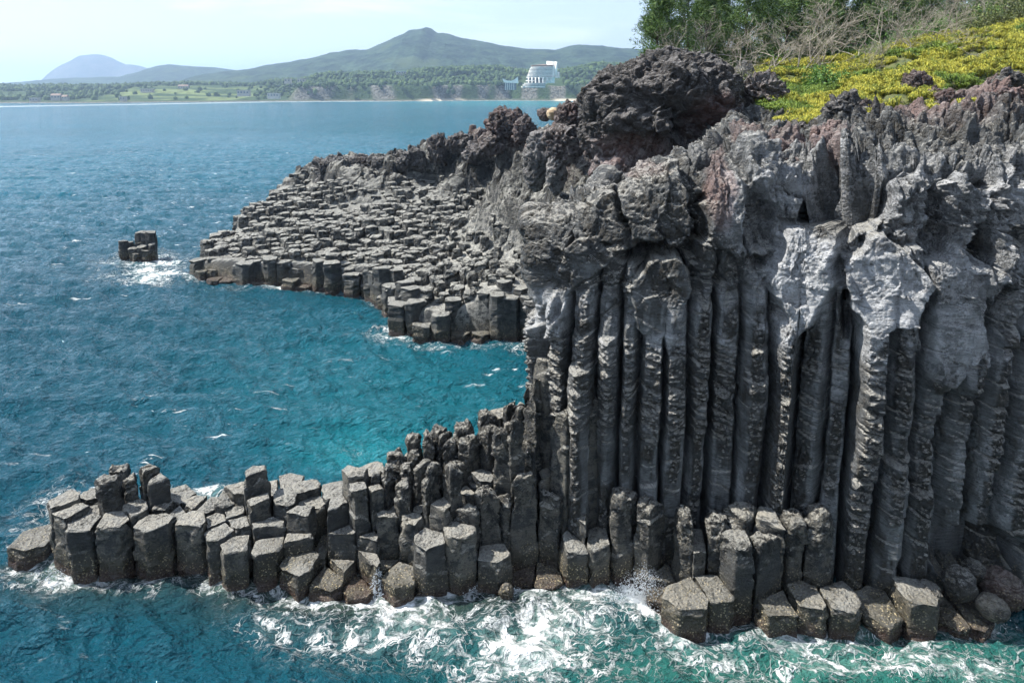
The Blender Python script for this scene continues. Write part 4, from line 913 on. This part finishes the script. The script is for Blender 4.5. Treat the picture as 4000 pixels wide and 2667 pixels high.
def layer(name, prof, Df_, Dc, mat, label, depth_n=46, amp=4., back=.5, basez=0, sc_=.01, xpad=(-900, 5200), step=7.):
    xs_ = np.arange(xpad[0], xpad[1], step); px_ = [c4(a, b)[0] for a, b in prof]; vt = [c4(a, b)[1] for a, b in prof]
    vt = np.interp(xs_, px_, vt); zt = np.array([zat(v, Dc) for v in vt]); zt = np.maximum(zt, -20)
    t = np.linspace(0, 1+back, depth_n); g = []
    for ti in t:
        D = Df_+(Dc-Df_)*ti; f = math.sin(min(ti, 1)*math.pi/2)**1.25 if ti <= 1 else max(0, math.cos((ti-1)/back*math.pi/2))
        X = (xs_-CX)/F*Dc*1.0; g.append(np.stack([X*(D/Dc*.35+.65), np.full_like(X, D), basez+(zt-basez)*f], -1))
    g = np.array(g); n = rid(g, sc_, 4, 5)*amp+fbm(g, sc_*6, 3, 6)*amp*.35
    w = np.clip(np.concatenate([np.sin(np.minimum(t, 1)*math.pi)**.7])[:, None]+.12, 0, 1)*ss(0, 25, g[..., 2]-basez+5)
    g[..., 2] += n*w
    return tag(mobj(name, g.reshape(-1, 3), gridf(*g.shape[:2]), mat, None, (0, 0, 0), True, {'mk': np.zeros((g[..., 0].size, 3))}), label, None, None, 'structure')
layer('hills', [(-900, 400), (30, 400), (235, 262), (243, 250), (255, 228), (275, 208), (300, 192), (330, 178), (350, 166), (385, 163), (410, 160), (432, 163), (460, 172), (480, 184), (500, 193), (512, 200), (530, 199), (552, 202), (575, 207), (592, 214), (606, 226), (640, 262), (700, 400), (5000, 400)], 4700, 5200, M['rockhill'], 'steep pale blue dome hill far away on the left skyline', amp=10, sc_=.004)
layer('hills', [(-900, 400), (20, 400), (50, 274), (150, 268), (240, 258), (330, 252), (420, 250), (520, 246), (590, 228), (625, 214), (655, 205), (690, 201), (730, 205), (780, 207), (850, 210), (900, 218), (945, 225), (1000, 236), (1100, 250), (1200, 262), (1400, 300), (5000, 400)], 2500, 3000, M['hill'], 'low wooded hill and cape below the far dome hill', amp=7, sc_=.005)
layer('hills', [(-900, 420), (700, 380), (850, 262), (900, 240), (960, 229), (1040, 222), (1100, 206), (1150, 199), (1200, 186), (1260, 178), (1320, 161), (1370, 151), (1440, 150), (1480, 133), (1520, 117), (1555, 100), (1580, 86), (1597, 74), (1615, 74), (1635, 69), (1650, 64), (1668, 70), (1690, 86), (1740, 93), (1790, 108), (1850, 118), (1920, 134), (2000, 146), (2080, 147), (2120, 148), (2160, 136), (2200, 131), (2260, 134), (2350, 144), (2500, 150), (2800, 160), (3500, 140), (5000, 150)], 1500, 2400, M['hill'], 'long wooded mountain with a pointed rocky summit behind the shore', amp=9, depth_n=90, sc_=.006, step=5)
# coast strip
CWX = [-900, 0, 600, 1100, 1500, 2000, 2300, 3000, 5200]; CWV = [407, 405, 402, 397, 396, 394, 395, 396, 398]
def z0D(v): return CAMZ/math.tan(PIT+math.atan((v-PY)/F))
CAV = [(-900, 286), (0, 292), (180, 286), (300, 289), (520, 280), (700, 279), (900, 284), (960, 268), (1080, 262), (1115, 262), (1180, 246), (1300, 240), (1500, 238), (1700, 218), (1900, 214), (2020, 232), (2150, 230), (2280, 205), (2400, 200), (3000, 190), (5000, 190)]
xs_ = np.arange(-900, 5200, 6.); vt = np.interp(xs_, [c4(a, b)[0] for a, b in CAV], [c4(a, b)[1] for a, b in CAV]); Dw = np.array([z0D(v) for v in np.interp(xs_, CWX, CWV)])
Dw = Dw+30*pn(np.stack([xs_/300, 0*xs_, 0*xs_], -1), 1, 3)
cliffy = ss(1100, 1160, xs_*.98)*ss(2450, 2300, xs_*.98)*1.; g = []; mkc = []
field = ss(400, 480, xs_*.98)*ss(1010, 930, xs_*.98)
zt = np.array([zat(v, 1330.) for v in vt])
for k, t in enumerate(np.linspace(0, 1, 70)):
    D = Dw-6+t*(1500-Dw); X = (xs_-CX)/F*1150*(D/1150*.5+.5)
    soft = zt*ss(0, .85, t+.0)**1.0; hard = np.minimum(zt*.55, 24)*ss(.03, .09, t)+(zt-np.minimum(zt*.55, 24))*ss(.1, .7, t)
    z = -1+2.5*ss(0, .03, t)+soft*(1-cliffy)+hard*cliffy; g.append(np.stack([X, D, z], -1))
    m = np.zeros((len(xs_), 3)); m[:, 0] = np.maximum(ss(.035, .02, t), cliffy*ss(.025, .04, t)*ss(.105, .09, t)*ss(-.1, .3, pn(np.stack([xs_/60, xs_*0, 0*xs_+t*9], -1), 1, 5))*.8)
    m[:, 1] = field*ss(.05, .1, t)*ss(.75, .5, t)*ss(-.2, .1, pn(np.stack([xs_/120, xs_*0+t*12, 0*xs_], -1), 1, 8)); m[:, 2] = ss(1590, 1640, xs_*.98)*ss(1790, 1750, xs_*.98)*ss(.045, .03, t)+ss(2110, 2140, xs_*.98)*ss(.045, .03, t)
    mkc.append(np.clip(m, 0, 1))
g = np.array(g); g[..., 2] += (fbm(g, .02, 4, 9)*5)*ss(4, 14, g[..., 2]); mkc = np.array(mkc)
tag(mobj('coast', g.reshape(-1, 3), gridf(*g.shape[:2]), M['coast'], None, (0, 0, 0), True, {'mk': mkc.reshape(-1, 3)}), 'green shore across the bay with low cliffs and a pale beach', None, None, 'structure')
# woods on the coast strip
rf = np.random.RandomState(17); V1, F1_ = ico(1); cand = g.reshape(-1, 3); tt2 = np.repeat(np.linspace(0, 1, 70), len(xs_)); xx2 = np.tile(xs_, 70); cl2 = np.tile(cliffy, 70); fd2 = np.tile(field, 70)
pr = (tt2 > .05)*(cand[:, 2] > 3)*(1-.93*fd2*(tt2 < .7))*(.35+.65*cl2+.65*(tt2 > .6))*(.25+ss(-.1, .25, fbm(cand, .012, 3, 21)))*(xx2 > -500)*(xx2 < 3200)*np.where((tt2 < .1), .35, 1.)
hot = (xx2 > 2030) & (xx2 < 2210) & (tt2 < .5); pr = pr*(~hot)
pr /= pr.sum(); ii = rf.choice(len(cand), 9000, p=pr); c = cand[ii]+rf.uniform(-3, 3, (9000, 3))*(1, 4, 0); s = rf.uniform(2.4, 5.2, 9000)*(1-.45*(rf.rand(9000) < .3))
V = V1[None]*s[:, None, None]*(1, 1, 1.15)*(1+rf.uniform(-.25, .25, (9000, 12, 1)))+c[:, None]+np.array([0, 0, 1.])*s[:, None, None]*.55
Fw = (F1_[None]+np.arange(9000)[:, None, None]*12).reshape(-1, 3)
M['woods'] = leafmat('far_woods', (.016, .042, .014), (.06, .10, .032), .02, .9)
tag(mobj('woods', V.reshape(-1, 3), Fw, M['woods'], None, (0, 0, 0), False), 'dense pine woods along the far shore and its cliffs', 'woods', None, 'stuff')
# ------------------------------------------------------------ buildings across the bay
M['white'] = simple('white_render', (.72, .70, .66), (.80, .78, .74), .3, .8); M['glass'] = simple('dark_glazing', (.05, .08, .10), (.10, .14, .17), .4, .25, 0, .5)
M['roofb'] = simple('brown_roof', (.13, .09, .07), (.2, .14, .1), .4, .8); M['roofblue'] = simple('blue_roof', (.25, .45, .6), (.3, .5, .62), .4, .6); M['roofg'] = simple('grey_roof', (.3, .3, .3), (.4, .39, .37), .4, .8)
def prism(mb, pts, z0, z1):
    n = len(pts); V = [(x, y, z0) for x, y in pts]+[(x, y, z1) for x, y in pts]; mb.add(V, [(i, (i+1) % n, (i+1) % n+n, i+n) for i in range(n)])
    cx_ = sum(p[0] for p in pts)/n; cy_ = sum(p[1] for p in pts)/n
    for z in (z0, z1): mb.add([(x, y, z) for x, y in pts]+[(cx_, cy_, z)], None, [(i, (i+1) % n, n) for i in range(n)])
hp_ = W(2115, 340, 1075); hz = hp_[2]; k_ = 1075/F*.95
h = empty('hotel', hp_, 'white curved terraced hotel with a tall fin wall, standing over the far shore', 'hotel')
def X7(x): return (x/4.704+1850-2115)*k_
def Z7(y): return (670-y)/4.704*k_
def band(xl, xr, bulge, n=14, yoff=0):
    return [(xl+(xr-xl)*i/n, yoff-bulge*math.sin(math.pi*(i/n))**.6) for i in range(n+1)]+[(xr, yoff+12), (xl, yoff+12)]
ys_ = [310, 337, 365, 390, 415, 441, 466, 492]; xl_ = [1045, 1020, 1010, 1005, 995, 985, 972, 955]
wl = MB(); prism(wl, band(X7(1075), X7(1500), 3), Z7(600), Z7(275)); wl.build('wall', M['white'], h, local=True)
gz = MB()
for i in range(8): y = ys_[i]; prism(gz, band(X7(xl_[i]+18), X7(1478), 4.2), Z7(y+13), Z7(y-11)) if False else None
for i in range(8):
    y = ys_[i]; m = MB(); prism(m, band(X7(xl_[i]), X7(1490 if i < 7 else 1600), 8), Z7(y+6), Z7(y-5)); m.build('balcony', M['white'], h, local=True)
    m = MB(); prism(m, band(X7(xl_[i]+22), X7(1480), 5.5), Z7(y-6), Z7(y-19)); w_ = m.build('window_band', M['glass'], h, local=True)
    m = MB(); nD = 18
    for j in range(nD+1):
        u = j/nD; x = X7(xl_[i]+22)+(X7(1480)-X7(xl_[i]+22))*u; yy = -6.6*math.sin(math.pi*u)**.6; m.box(x-.35, x+.35, yy-.9, yy+1, Z7(y-6)+.02, Z7(y-19)-.02)
    m.build('divider', M['white'], w_, local=True)
m = MB(); prism(m, band(X7(1045), X7(1480), 6.5), Z7(283), Z7(268)); cc = [(x, y) for x, y in band(X7(1045), X7(1480), 6.5)]; n = len(cc)
m.add([(x, y, Z7(268)+.02) for x, y in cc]+[(X7(1290), 3, Z7(246))], None, [(i, (i+1) % n, n) for i in range(n)]); m.build('roof', M['roofb'], h, local=True)
m = MB(); m.add([(X7(1345), 5, Z7(480)), (X7(1505), 5, Z7(480)), (X7(1505), 5, Z7(195)), (X7(1345), 5, Z7(190)), (X7(1345), 7.5, Z7(480)), (X7(1505), 7.5, Z7(480)), (X7(1505), 7.5, Z7(195)), (X7(1345), 7.5, Z7(190))], [(0, 1, 2, 3), (7, 6, 5, 4), (0, 4, 5, 1), (1, 5, 6, 2), (2, 6, 7, 3), (3, 7, 4, 0)])
m.box(X7(1500), X7(1545), -1, 14, Z7(500), Z7(200)); m.build('fin_wall', M['white'], h, local=True)
m = MB(); m.box(X7(1545.5), X7(1590), 4, 12, Z7(500), Z7(390)); m.build('side_wing', M['white'], h, local=True)
m = MB(); prism(m, band(X7(965), X7(1480), 3), Z7(600), Z7(502)); w_ = m.build('lobby_glazing', M['glass'], h, local=True)
for x in (1000, 1065, 1130, 1197, 1270, 1348, 1428): 
    u = (x-955)/530; yy = -7*math.sin(math.pi*u)**.6; m = MB(); m.box(X7(x)-1.1, X7(x)+1.1, yy-1.1, yy+1.1, Z7(600), Z7(499)); m.build('pillar', M['white'], h, local=True)
m = MB(); prism(m, band(X7(950), X7(1130), 7), Z7(562), Z7(550)); m.build('balcony', M['white'], h, local=True)
for y0, y1, xa, xb in ((612, 600, 915, 1360), (645, 632, 890, 1330), (676, 664, 860, 1320)):
    m = MB(); prism(m, band(X7(xa), X7(xb), 11, yoff=-3), Z7(y0+(4 if y0 > 670 else 0)), Z7(y1)); m.build('terrace', M['white'], h, local=True)
m = MB(); prism(m, band(X7(900), X7(1320), 8, yoff=-3), Z7(690), Z7(612.5)); m.build('ground_floor', M['glass'], h, local=True)
M['pale'] = simple('pale_render', (.36, .34, .31), (.44, .42, .38), .3, .8)
def house(px, v, D, w, hh, d, roof, label, flat=True, name='house', cat='house'):
    p = W(px, v, D); o = empty(name, p, label, cat); m = MB(); m.box(-w/2, w/2, 0, d, -3, hh); wo = m.build('wall', M['pale'], o, local=True, smooth=False)
    for i in range(max(2, int(w/4))):
        m = MB(); x = -w/2+w*(i+.5)/max(2, int(w/4)); m.box(x-w/max(2, int(w/4))*.25, x+w/max(2, int(w/4))*.25, -.15, .1, hh*.35, hh*.75); m.build('window', M['glass'], o, local=True, smooth=False)
    m = MB()
    if flat: m.box(-w/2-.4, w/2+.4, -.5, d+.4, hh+.01, hh+.8)
    else: m.add([(-w/2-.6, -.6, hh), (w/2+.6, -.6, hh), (w/2+.6, d+.6, hh), (-w/2-.6, d+.6, hh), (-w/2, d/2, hh+2.6), (w/2, d/2, hh+2.6)], [(0, 1, 5, 4), (2, 3, 4, 5), (3, 2, 1, 0)], [(0, 4, 3), (1, 2, 5)])
    m.build('roof', roof, o, local=True, smooth=False)
def q4(x, y): return c4(x, y)
for x, y, D, w, hh, d, rf_, lab, fl in ((1535, 236, 1340, 19, 5, 9, 'roofblue', 'long white building with a pale blue roof above the wooded cliffs', True), (1100, 266, 1250, 11, 5.5, 8, 'roofg', 'white house at the left of the pair above the fields', True), (1152, 267, 1250, 13, 6, 8, 'roofg', 'wider white house at the right of the pair above the fields', True),
                                    (930, 314, 1120, 19, 6.5, 9, 'roofg', 'pale blocky house behind the green shore field', True), (1045, 323, 1060, 17, 5, 9, 'roofg', 'pale low house at the foot of the wooded cliffs', True), (212, 330, 1040, 14, 5, 8, 'roofb', 'brown-roofed house on the flat shore at the far left', False), (245, 331, 1040, 8, 3.5, 7, 'roofb', 'small brown-roofed shed beside the far left house', False),
                                    (128, 338, 1010, 12, 3.5, 7, 'roofg', 'low white hut nearest the left end of the shore', True), (560, 303, 1200, 20, 4.5, 8, 'roofg', 'long pale building in the trees of the flat shore', True), (700, 291, 1280, 18, 4.5, 8, 'roofb', 'brown-roofed farmhouse among trees left of the fields', False), (468, 333, 1030, 8, 3.5, 6, 'roofg', 'tiny white hut at the edge of the shore field', True), (1945, 215, 1450, 34, 3.2, 8, 'roofg', 'very long low white building up the slope left of the hotel', True)):
    a, b = q4(x, y); house(a, b, D, w, hh, d, M[rf_], lab, fl)
# chapel-like pavilion beside the hotel
p = W(1850+690/4.704, 200+680/4.704, 1060); o = empty('pavilion', p, 'small white pavilion with an upswept roof left of the hotel', 'pavilion')
m = MB(); m.box(-10, 8, 0, 9, -3, 7.5); m.build('wall', M['glass'], o, local=True, smooth=False)
m = MB(); P_ = [(-13, 14), (-6, 11), (0, 10.5), (5, 12.5), (10, 16.5), (11, 7), (-11, 8)]; n = len(P_)
m.add([(x, -1, z) for x, z in P_]+[(x, 10, z*.9+1) for x, z in P_], [(i, (i+1) % n, (i+1) % n+n, i+n) for i in range(n)]); m.add([(x, -1, z) for x, z in P_]+[(0, -1, 9)], None, [(i, (i+1) % n, n) for i in range(n)]); m.add([(x, 10, z*.9+1) for x, z in P_]+[(0, 10, 9)], None, [(i, (i+1) % n, n) for i in range(n)])
m.build('roof', M['white'], o, local=True, smooth=False)
for x in (-8, -5, -2, 1, 4): m = MB(); m.box(x-.35, x+.35, -.5, .02, -3, 9); m.build('pillar', M['white'], o, local=True, smooth=False)
# ------------------------------------------------------------ water
th = np.arange(-1.12, 1.12, .0030); r_ = [9.]
while r_[-1] < 400: r_.append(r_[-1]*1.0052)
while r_[-1] < 24000: r_.append(r_[-1]*1.035)
r_ = np.array(r_); TH, RR = np.meshgrid(th, r_); X = RR*np.sin(TH); Y = RR*np.cos(TH); PW = np.stack([X, Y, 0*X], -1)
dm = ss(400, 60, RR)**.8
rot = lambda a: (X*math.cos(a)+Y*math.sin(a), -X*math.sin(a)+Y*math.cos(a))
Zw = 0; wx = fbm(PW, .09, 2, 400)*5
for a, L, A in ((1.15, 6.5, .10), (1.45, 4.1, .08), (.8, 3.1, .06), (1.8, 2.3, .05), (1.2, 1.5, .042), (.5, 1.1, .028), (1.5, .8, .018)):
    u_, v_ = rot(a); amp_ = A*(1+.8*pn(PW, .9/L, L)); q = 2*math.pi*u_/L+pn(PW, .35/L, 7+L)*6+wx; Zw = Zw+amp_*1.25*(2.2*np.exp(1.3*(np.sin(q)-1))-.75)
Zw = (Zw+fbm(PW, .55, 3, 410)*.16)*dm
ux, uv = proj(PW); ux = ux/1.7007; uv = uv/1.7007
def G_(x, y, rx, ry): return np.exp(-(((ux-x)/rx)**2+((uv-y)/ry)**2))
# distance to the rocks
RK = np.array([[q[1], q[2]] for q in ledge_objs if q[3] < 3.9]); near = RR < 40; dr = np.full(X.shape, 50.)
pn_ = np.stack([X[near], Y[near]], -1); dd = np.full(len(pn_), 50.)
for p in RK: dd = np.minimum(dd, np.hypot(pn_[:, 0]-p[0], pn_[:, 1]-p[1]))
dr[near] = dd
mid_ = (RR > 45) & (RR < 110); ddm = bdist(X[mid_], Y[mid_], OUT); drm = np.full(X.shape, 50.); drm[mid_] = ddm
foam = 0*X
for x, y, rx, ry, s in ((1200, 1435, 460, 90, .85), (1470, 1385, 130, 45, .45), (900, 1440, 260, 60, .5), (700, 1450, 130, 30, .35), (1700, 1500, 260, 60, .42), (2150, 1530, 330, 45, .75), (1250, 1540, 420, 50, .45), (2290, 1440, 90, 30, .5), (60, 1310, 130, 30, .65), (250, 1350, 200, 22, .5), (470, 1138, 75, 22, .85), (150, 1160, 150, 50, .5), (80, 1240, 110, 30, .45), (900, 770, 110, 22, .5), (1180, 798, 80, 12, .6),
                     (360, 610, 60, 32, 1.15), (250, 600, 60, 22, .6), (330, 640, 110, 16, .7), (640, 665, 120, 10, .75), (1010, 800, 90, 10, .5), (820, 1040, 60, 40, .3), (1040, 1350, 60, 18, .8), (1170, 1360, 60, 20, .8), (740, 1150, 60, 20, .3)):
    foam = foam+s*G_(x, y, rx, ry)
foam += .55*np.exp(-((dr-.75)/.35)**2)*(uv > 1150)+.28*np.exp(-((drm)/.7)**2)
foam *= .75+.5*fbm(PW, .25, 3, 420)
deep = np.array([.002, .048, .074]); teal = np.array([.004, .10, .128]); green = np.array([.018, .105, .088]); brn = np.array([.022, .030, .020]); farc = np.array([.007, .135, .205]); turq = np.array([.02, .27, .31])
def lerp(a, b, w): return a*(1-w[..., None])+b*w[..., None]
T = np.broadcast_to(deep, X.shape+(3,)).copy(); T = lerp(T, farc, ss(70, 250, RR)); T = lerp(T, teal*.72+deep*.25, np.clip(G_(880, 900, 420, 200)*.75+G_(1100, 1000, 300, 120)*.5, 0, .9))
T = lerp(T, turq*.8+teal*.2, np.clip(G_(830, 1050, 140, 60)*.4, 0, 1)); T = lerp(T, green, np.clip(G_(1350, 1480, 520, 90)*.5+G_(2150, 1530, 480, 90)*1.1+G_(1600, 1560, 500, 50)*.5, 0, 1))
T = lerp(T, turq, np.clip(G_(1240, 236, 300, 9)*.9, 0, 1)*1.)
T = lerp(T, brn, np.clip(np.exp(-np.clip(dr-.7, 0, 9)/1.25)*.85*(uv > 1290)*ss(1600, 1200, ux+0*uv)+G_(1900, 1450, 300, 30)*.6+G_(1010, 1405, 400, 26)*.3, 0, .9))
foam += 1.0*np.exp(-((RR-np.interp(ux*1.7007, CWX, [z0D(v) for v in CWV])*1.02)/30)**2)*(RR > 700)
T = T*.95*(1+.25*fbm(PW, .02, 3, 430))[..., None]
foam = np.clip(foam, 0, 1.3)
# far whitecaps are strokes of real foam colour
wc = ss(.62, .75, fbm(PW*(.35, 1.6, 1), .09, 3, 440)+.35)*(RR > 90)
PWV = np.stack([X, Y, Zw-.0], -1)
t = NT('sea_water'); g_ = t.n('ShaderNodeNewGeometry'); P = g_.outputs['Position']; at = t.n('ShaderNodeAttribute', attribute_name='tint').outputs['Color']; fs = t.n('ShaderNodeSeparateColor', {0: t.n('ShaderNodeAttribute', attribute_name='foam').outputs['Color']}); fa = fs.outputs[0]; far_ = fs.outputs[1]
wp = t.addv(P, t.scalev(t.noise(P, .8, 3, .6, col=True), (1.3, 1.3, 0))); wp = t.scalev(wp, (1, 1.15, 0))
e1 = t.math('MULTIPLY', t.math('ABSOLUTE', t.math('SUBTRACT', t.noise(t.scalev(wp, (.8, 1.2, 1)), 1.1, 6, .62, .8), .5)), 1.5); e2 = t.vor(wp, 3.1, 'DISTANCE_TO_EDGE'); fn = t.noise(wp, 1.6, 8, .68); fl = t.noise(P, .35, 3)
fd = t.math('MULTIPLY', fa, t.mr(fl, .3, .65, .45, 1.3))
l1 = t.mr(t.math('SUBTRACT', t.math('MULTIPLY', fd, .10), e1), -.02, .04); l2 = t.mr(t.math('SUBTRACT', t.math('MULTIPLY', fd, .15), e2), .0, .06)
bl_ = t.mr(t.math('ADD', fn, t.math('MULTIPLY', fd, .42)), .79, .99)
al = t.math('MAXIMUM', t.math('MAXIMUM', t.math('MULTIPLY', l1, t.mr(fn, .35, .6)), t.math('MULTIPLY', l2, t.mr(fn, .42, .62))), bl_)
al = t.math('MULTIPLY', al, t.mr(fd, .06, .3))
# scattered whitecaps
wn = t.noise(t.scalev(P, (.34, 1.3, 0)), .8, 5, .7); wl_ = t.noise(P, .03, 2); cap_ = t.math('MULTIPLY', t.mr(wn, .625, .67), t.mr(wl_, .42, .6)); al = t.math('MAXIMUM', al, t.math('MULTIPLY', cap_, .8))
milk = t.math('MULTIPLY', t.mr(fd, .25, 1.), .42)
body = t.mix(milk, at, t.mix(.5, at, (.35, .55, .50)))
col = t.mix(al, body, (.82, .85, .86))
n0 = t.noise(t.scalev(P, (1., 1.5, 1)), 1.1, 5, .6, .4); n1 = t.noise(t.scalev(P, (1, 1.3, 1)), 4.5, 4, .6, .3); nm = t.noise(t.scalev(P, (.5, 1., 1)), .35, 4, .6)
rg1 = t.math('SUBTRACT', 1., t.math('ABSOLUTE', t.math('MULTIPLY_ADD', t.noise(t.scalev(P, (.7, 1.5, 1)), .8, 3, .5, .5), 4., -2.))); rg2 = t.math('SUBTRACT', 1., t.math('ABSOLUTE', t.math('MULTIPLY_ADD', t.noise(t.scalev(P, (.7, 1.3, 1)), 2.3, 3, .5, .4), 4., -2.))); hh_ = t.math('ADD', t.math('MULTIPLY', n0, .5), t.math('MULTIPLY', n1, .26)); hh_ = t.math('ADD', hh_, t.math('MULTIPLY_ADD', rg1, .17, t.math('MULTIPLY', rg2, .07))); hh_ = t.math('ADD', hh_, t.math('MULTIPLY', nm, .9)); hh_ = t.math('ADD', hh_, t.math('MULTIPLY', al, .12)); hh_ = t.math('ADD', hh_, t.math('MULTIPLY', far_, t.math('MULTIPLY', t.noise(t.scalev(P, (.35, 1, 1)), .22, 5, .72), 9.)))
WATER = t.out(col, t.math('ADD', t.math('MULTIPLY_ADD', al, .7, .04), t.math('MULTIPLY', far_, .10)), t.bump(hh_, 1.0), t.math('MULTIPLY_ADD', far_, -.12, .5), IOR=1.333)
tag(mobj('water', PWV.reshape(-1, 3), gridf(*X.shape), WATER, None, (0, 0, 0), True, {'tint': T.reshape(-1, 3), 'foam': np.stack([foam.ravel(), ss(60, 260, RR).ravel(), 0*foam.ravel()], -1)}), 'choppy blue and turquoise sea with lacy white foam', None, None, 'structure')
# spray thrown up where waves hit the ledge
M['spray'] = NT('spray').out((.85, .87, .88), .5, None, .5) if False else None
t = NT('spray'); t.out((.85, .88, .9), .6); M['spray'] = t.m
mb = MB(); rs_ = np.random.RandomState(9); V0 = np.array([(1, 1, 1), (1, -1, -1), (-1, 1, -1), (-1, -1, 1)])*.6; F0 = np.array([(0, 1, 2), (0, 3, 1), (0, 2, 3), (1, 3, 2)])
for (x, v), n, hgt, wdt in (((1478, 2325), 900, 1.3, .35), ((2520, 2345), 2600, 1.5, 1.1), ((2420, 2365), 1100, .7, .9), ((1880, 2310), 500, .5, .7), ((2010, 2335), 500, .4, .5), ((240, 2235), 300, .3, 1.0), ((3830, 2400), 700, .5, .6)):
    b = np.array(WZ(x, v, 0)); f_ = rs_.rand(n, 1)**1.8; o = np.stack([rs_.normal(size=n)*wdt*.55, rs_.normal(size=n)*wdt*.35, 0*f_[:, 0]], 1)*(1.15-.5*f_); o[:, 2] = f_[:, 0]*hgt*(1-.5*np.abs(o[:, 0])/wdt); s = rs_.uniform(.008, .04, (n, 1, 1))*(1.3-f_[:, :, None]*.8)
    V = V0[None]*s+(b+o)[:, None]; mb.add(V.reshape(-1, 3), None, (F0[None]+np.arange(n)[:, None, None]*4).reshape(-1, 3))
tag(mb.build('spray', M['spray'], None, (0, 0, 0), False), 'white spray droplets where waves break on the ledge', 'spray', None, 'stuff')
# ------------------------------------------------------------ air, sky, sun
SEL, SAZ = 52, 77
w = bpy.data.worlds.new('World'); sc.world = w; w.use_nodes = True; t = NT('', w.node_tree)
sky = t.n('ShaderNodeTexSky', sky_type='NISHITA', sun_disc=False, sun_elevation=R(SEL), sun_rotation=R(-SAZ), air_density=1., dust_density=.6, ozone_density=1.1)
tc = t.n('ShaderNodeTexCoord').outputs['Generated']; cn = t.noise(t.scalev(tc, (1.6, 1.6, 9.)), 2.2, 6, .6, .3); cm = t.math('MULTIPLY', t.mr(cn, .50, .74), .38)
cs = t.mix(cm, sky.outputs[0], (13, 13.2, 13.4)); cs = t.mix(.25, cs, (11.6, 12.8, 14.4)); bg = t.n('ShaderNodeBackground', {'Color': cs, 'Strength': .062}); ow = t.n('ShaderNodeOutputWorld', {0: bg.outputs[0]})
sl = bpy.data.lights.new('sun', 'SUN'); sl.energy = 5.0; sl.angle = R(.53); sl.color = (1., .955, .88); so = bpy.data.objects.new('sun', sl); COL.objects.link(so)
d = Vector((-math.sin(R(SAZ))*math.cos(R(SEL)), math.cos(R(SAZ))*math.cos(R(SEL)), math.sin(R(SEL)))); so.rotation_euler = d.to_track_quat('Z', 'Y').to_euler(); so.location = (0, 0, 60)
t = NT('haze'); vol = t.n('ShaderNodeVolumePrincipled', {'Color': (.50, .70, 1., 1), 'Density': HAZE, 'Anisotropy': .35}); o_ = t.n('ShaderNodeOutputMaterial'); t.t.links.new(vol.outputs[0], o_.inputs['Volume'])
hb = MB(); hb.box(-9000, 12000, -400, 30000, -30, 420); hz_ = hb.build('haze', t.m, None, (0, 0, 0), False); tag(hz_, 'thin blue sea haze over the bay', 'haze', None, 'stuff')
sc.view_settings.view_transform = 'Standard'; sc.view_settings.look = 'None'; sc.view_settings.gamma = 1; sc.view_settings.exposure = EXPO
sc.render.engine = 'CYCLES'; sc.cycles.use_denoising = True; sc.cycles.use_adaptive_sampling = True; sc.cycles.adaptive_threshold = .03; sc.cycles.adaptive_min_samples = 24; sc.cycles.max_bounces = 6; sc.cycles.volume_bounces = 0; sc.cycles.sample_clamp_indirect = 6; sc.cycles.caustics_reflective = False; sc.cycles.caustics_refractive = False
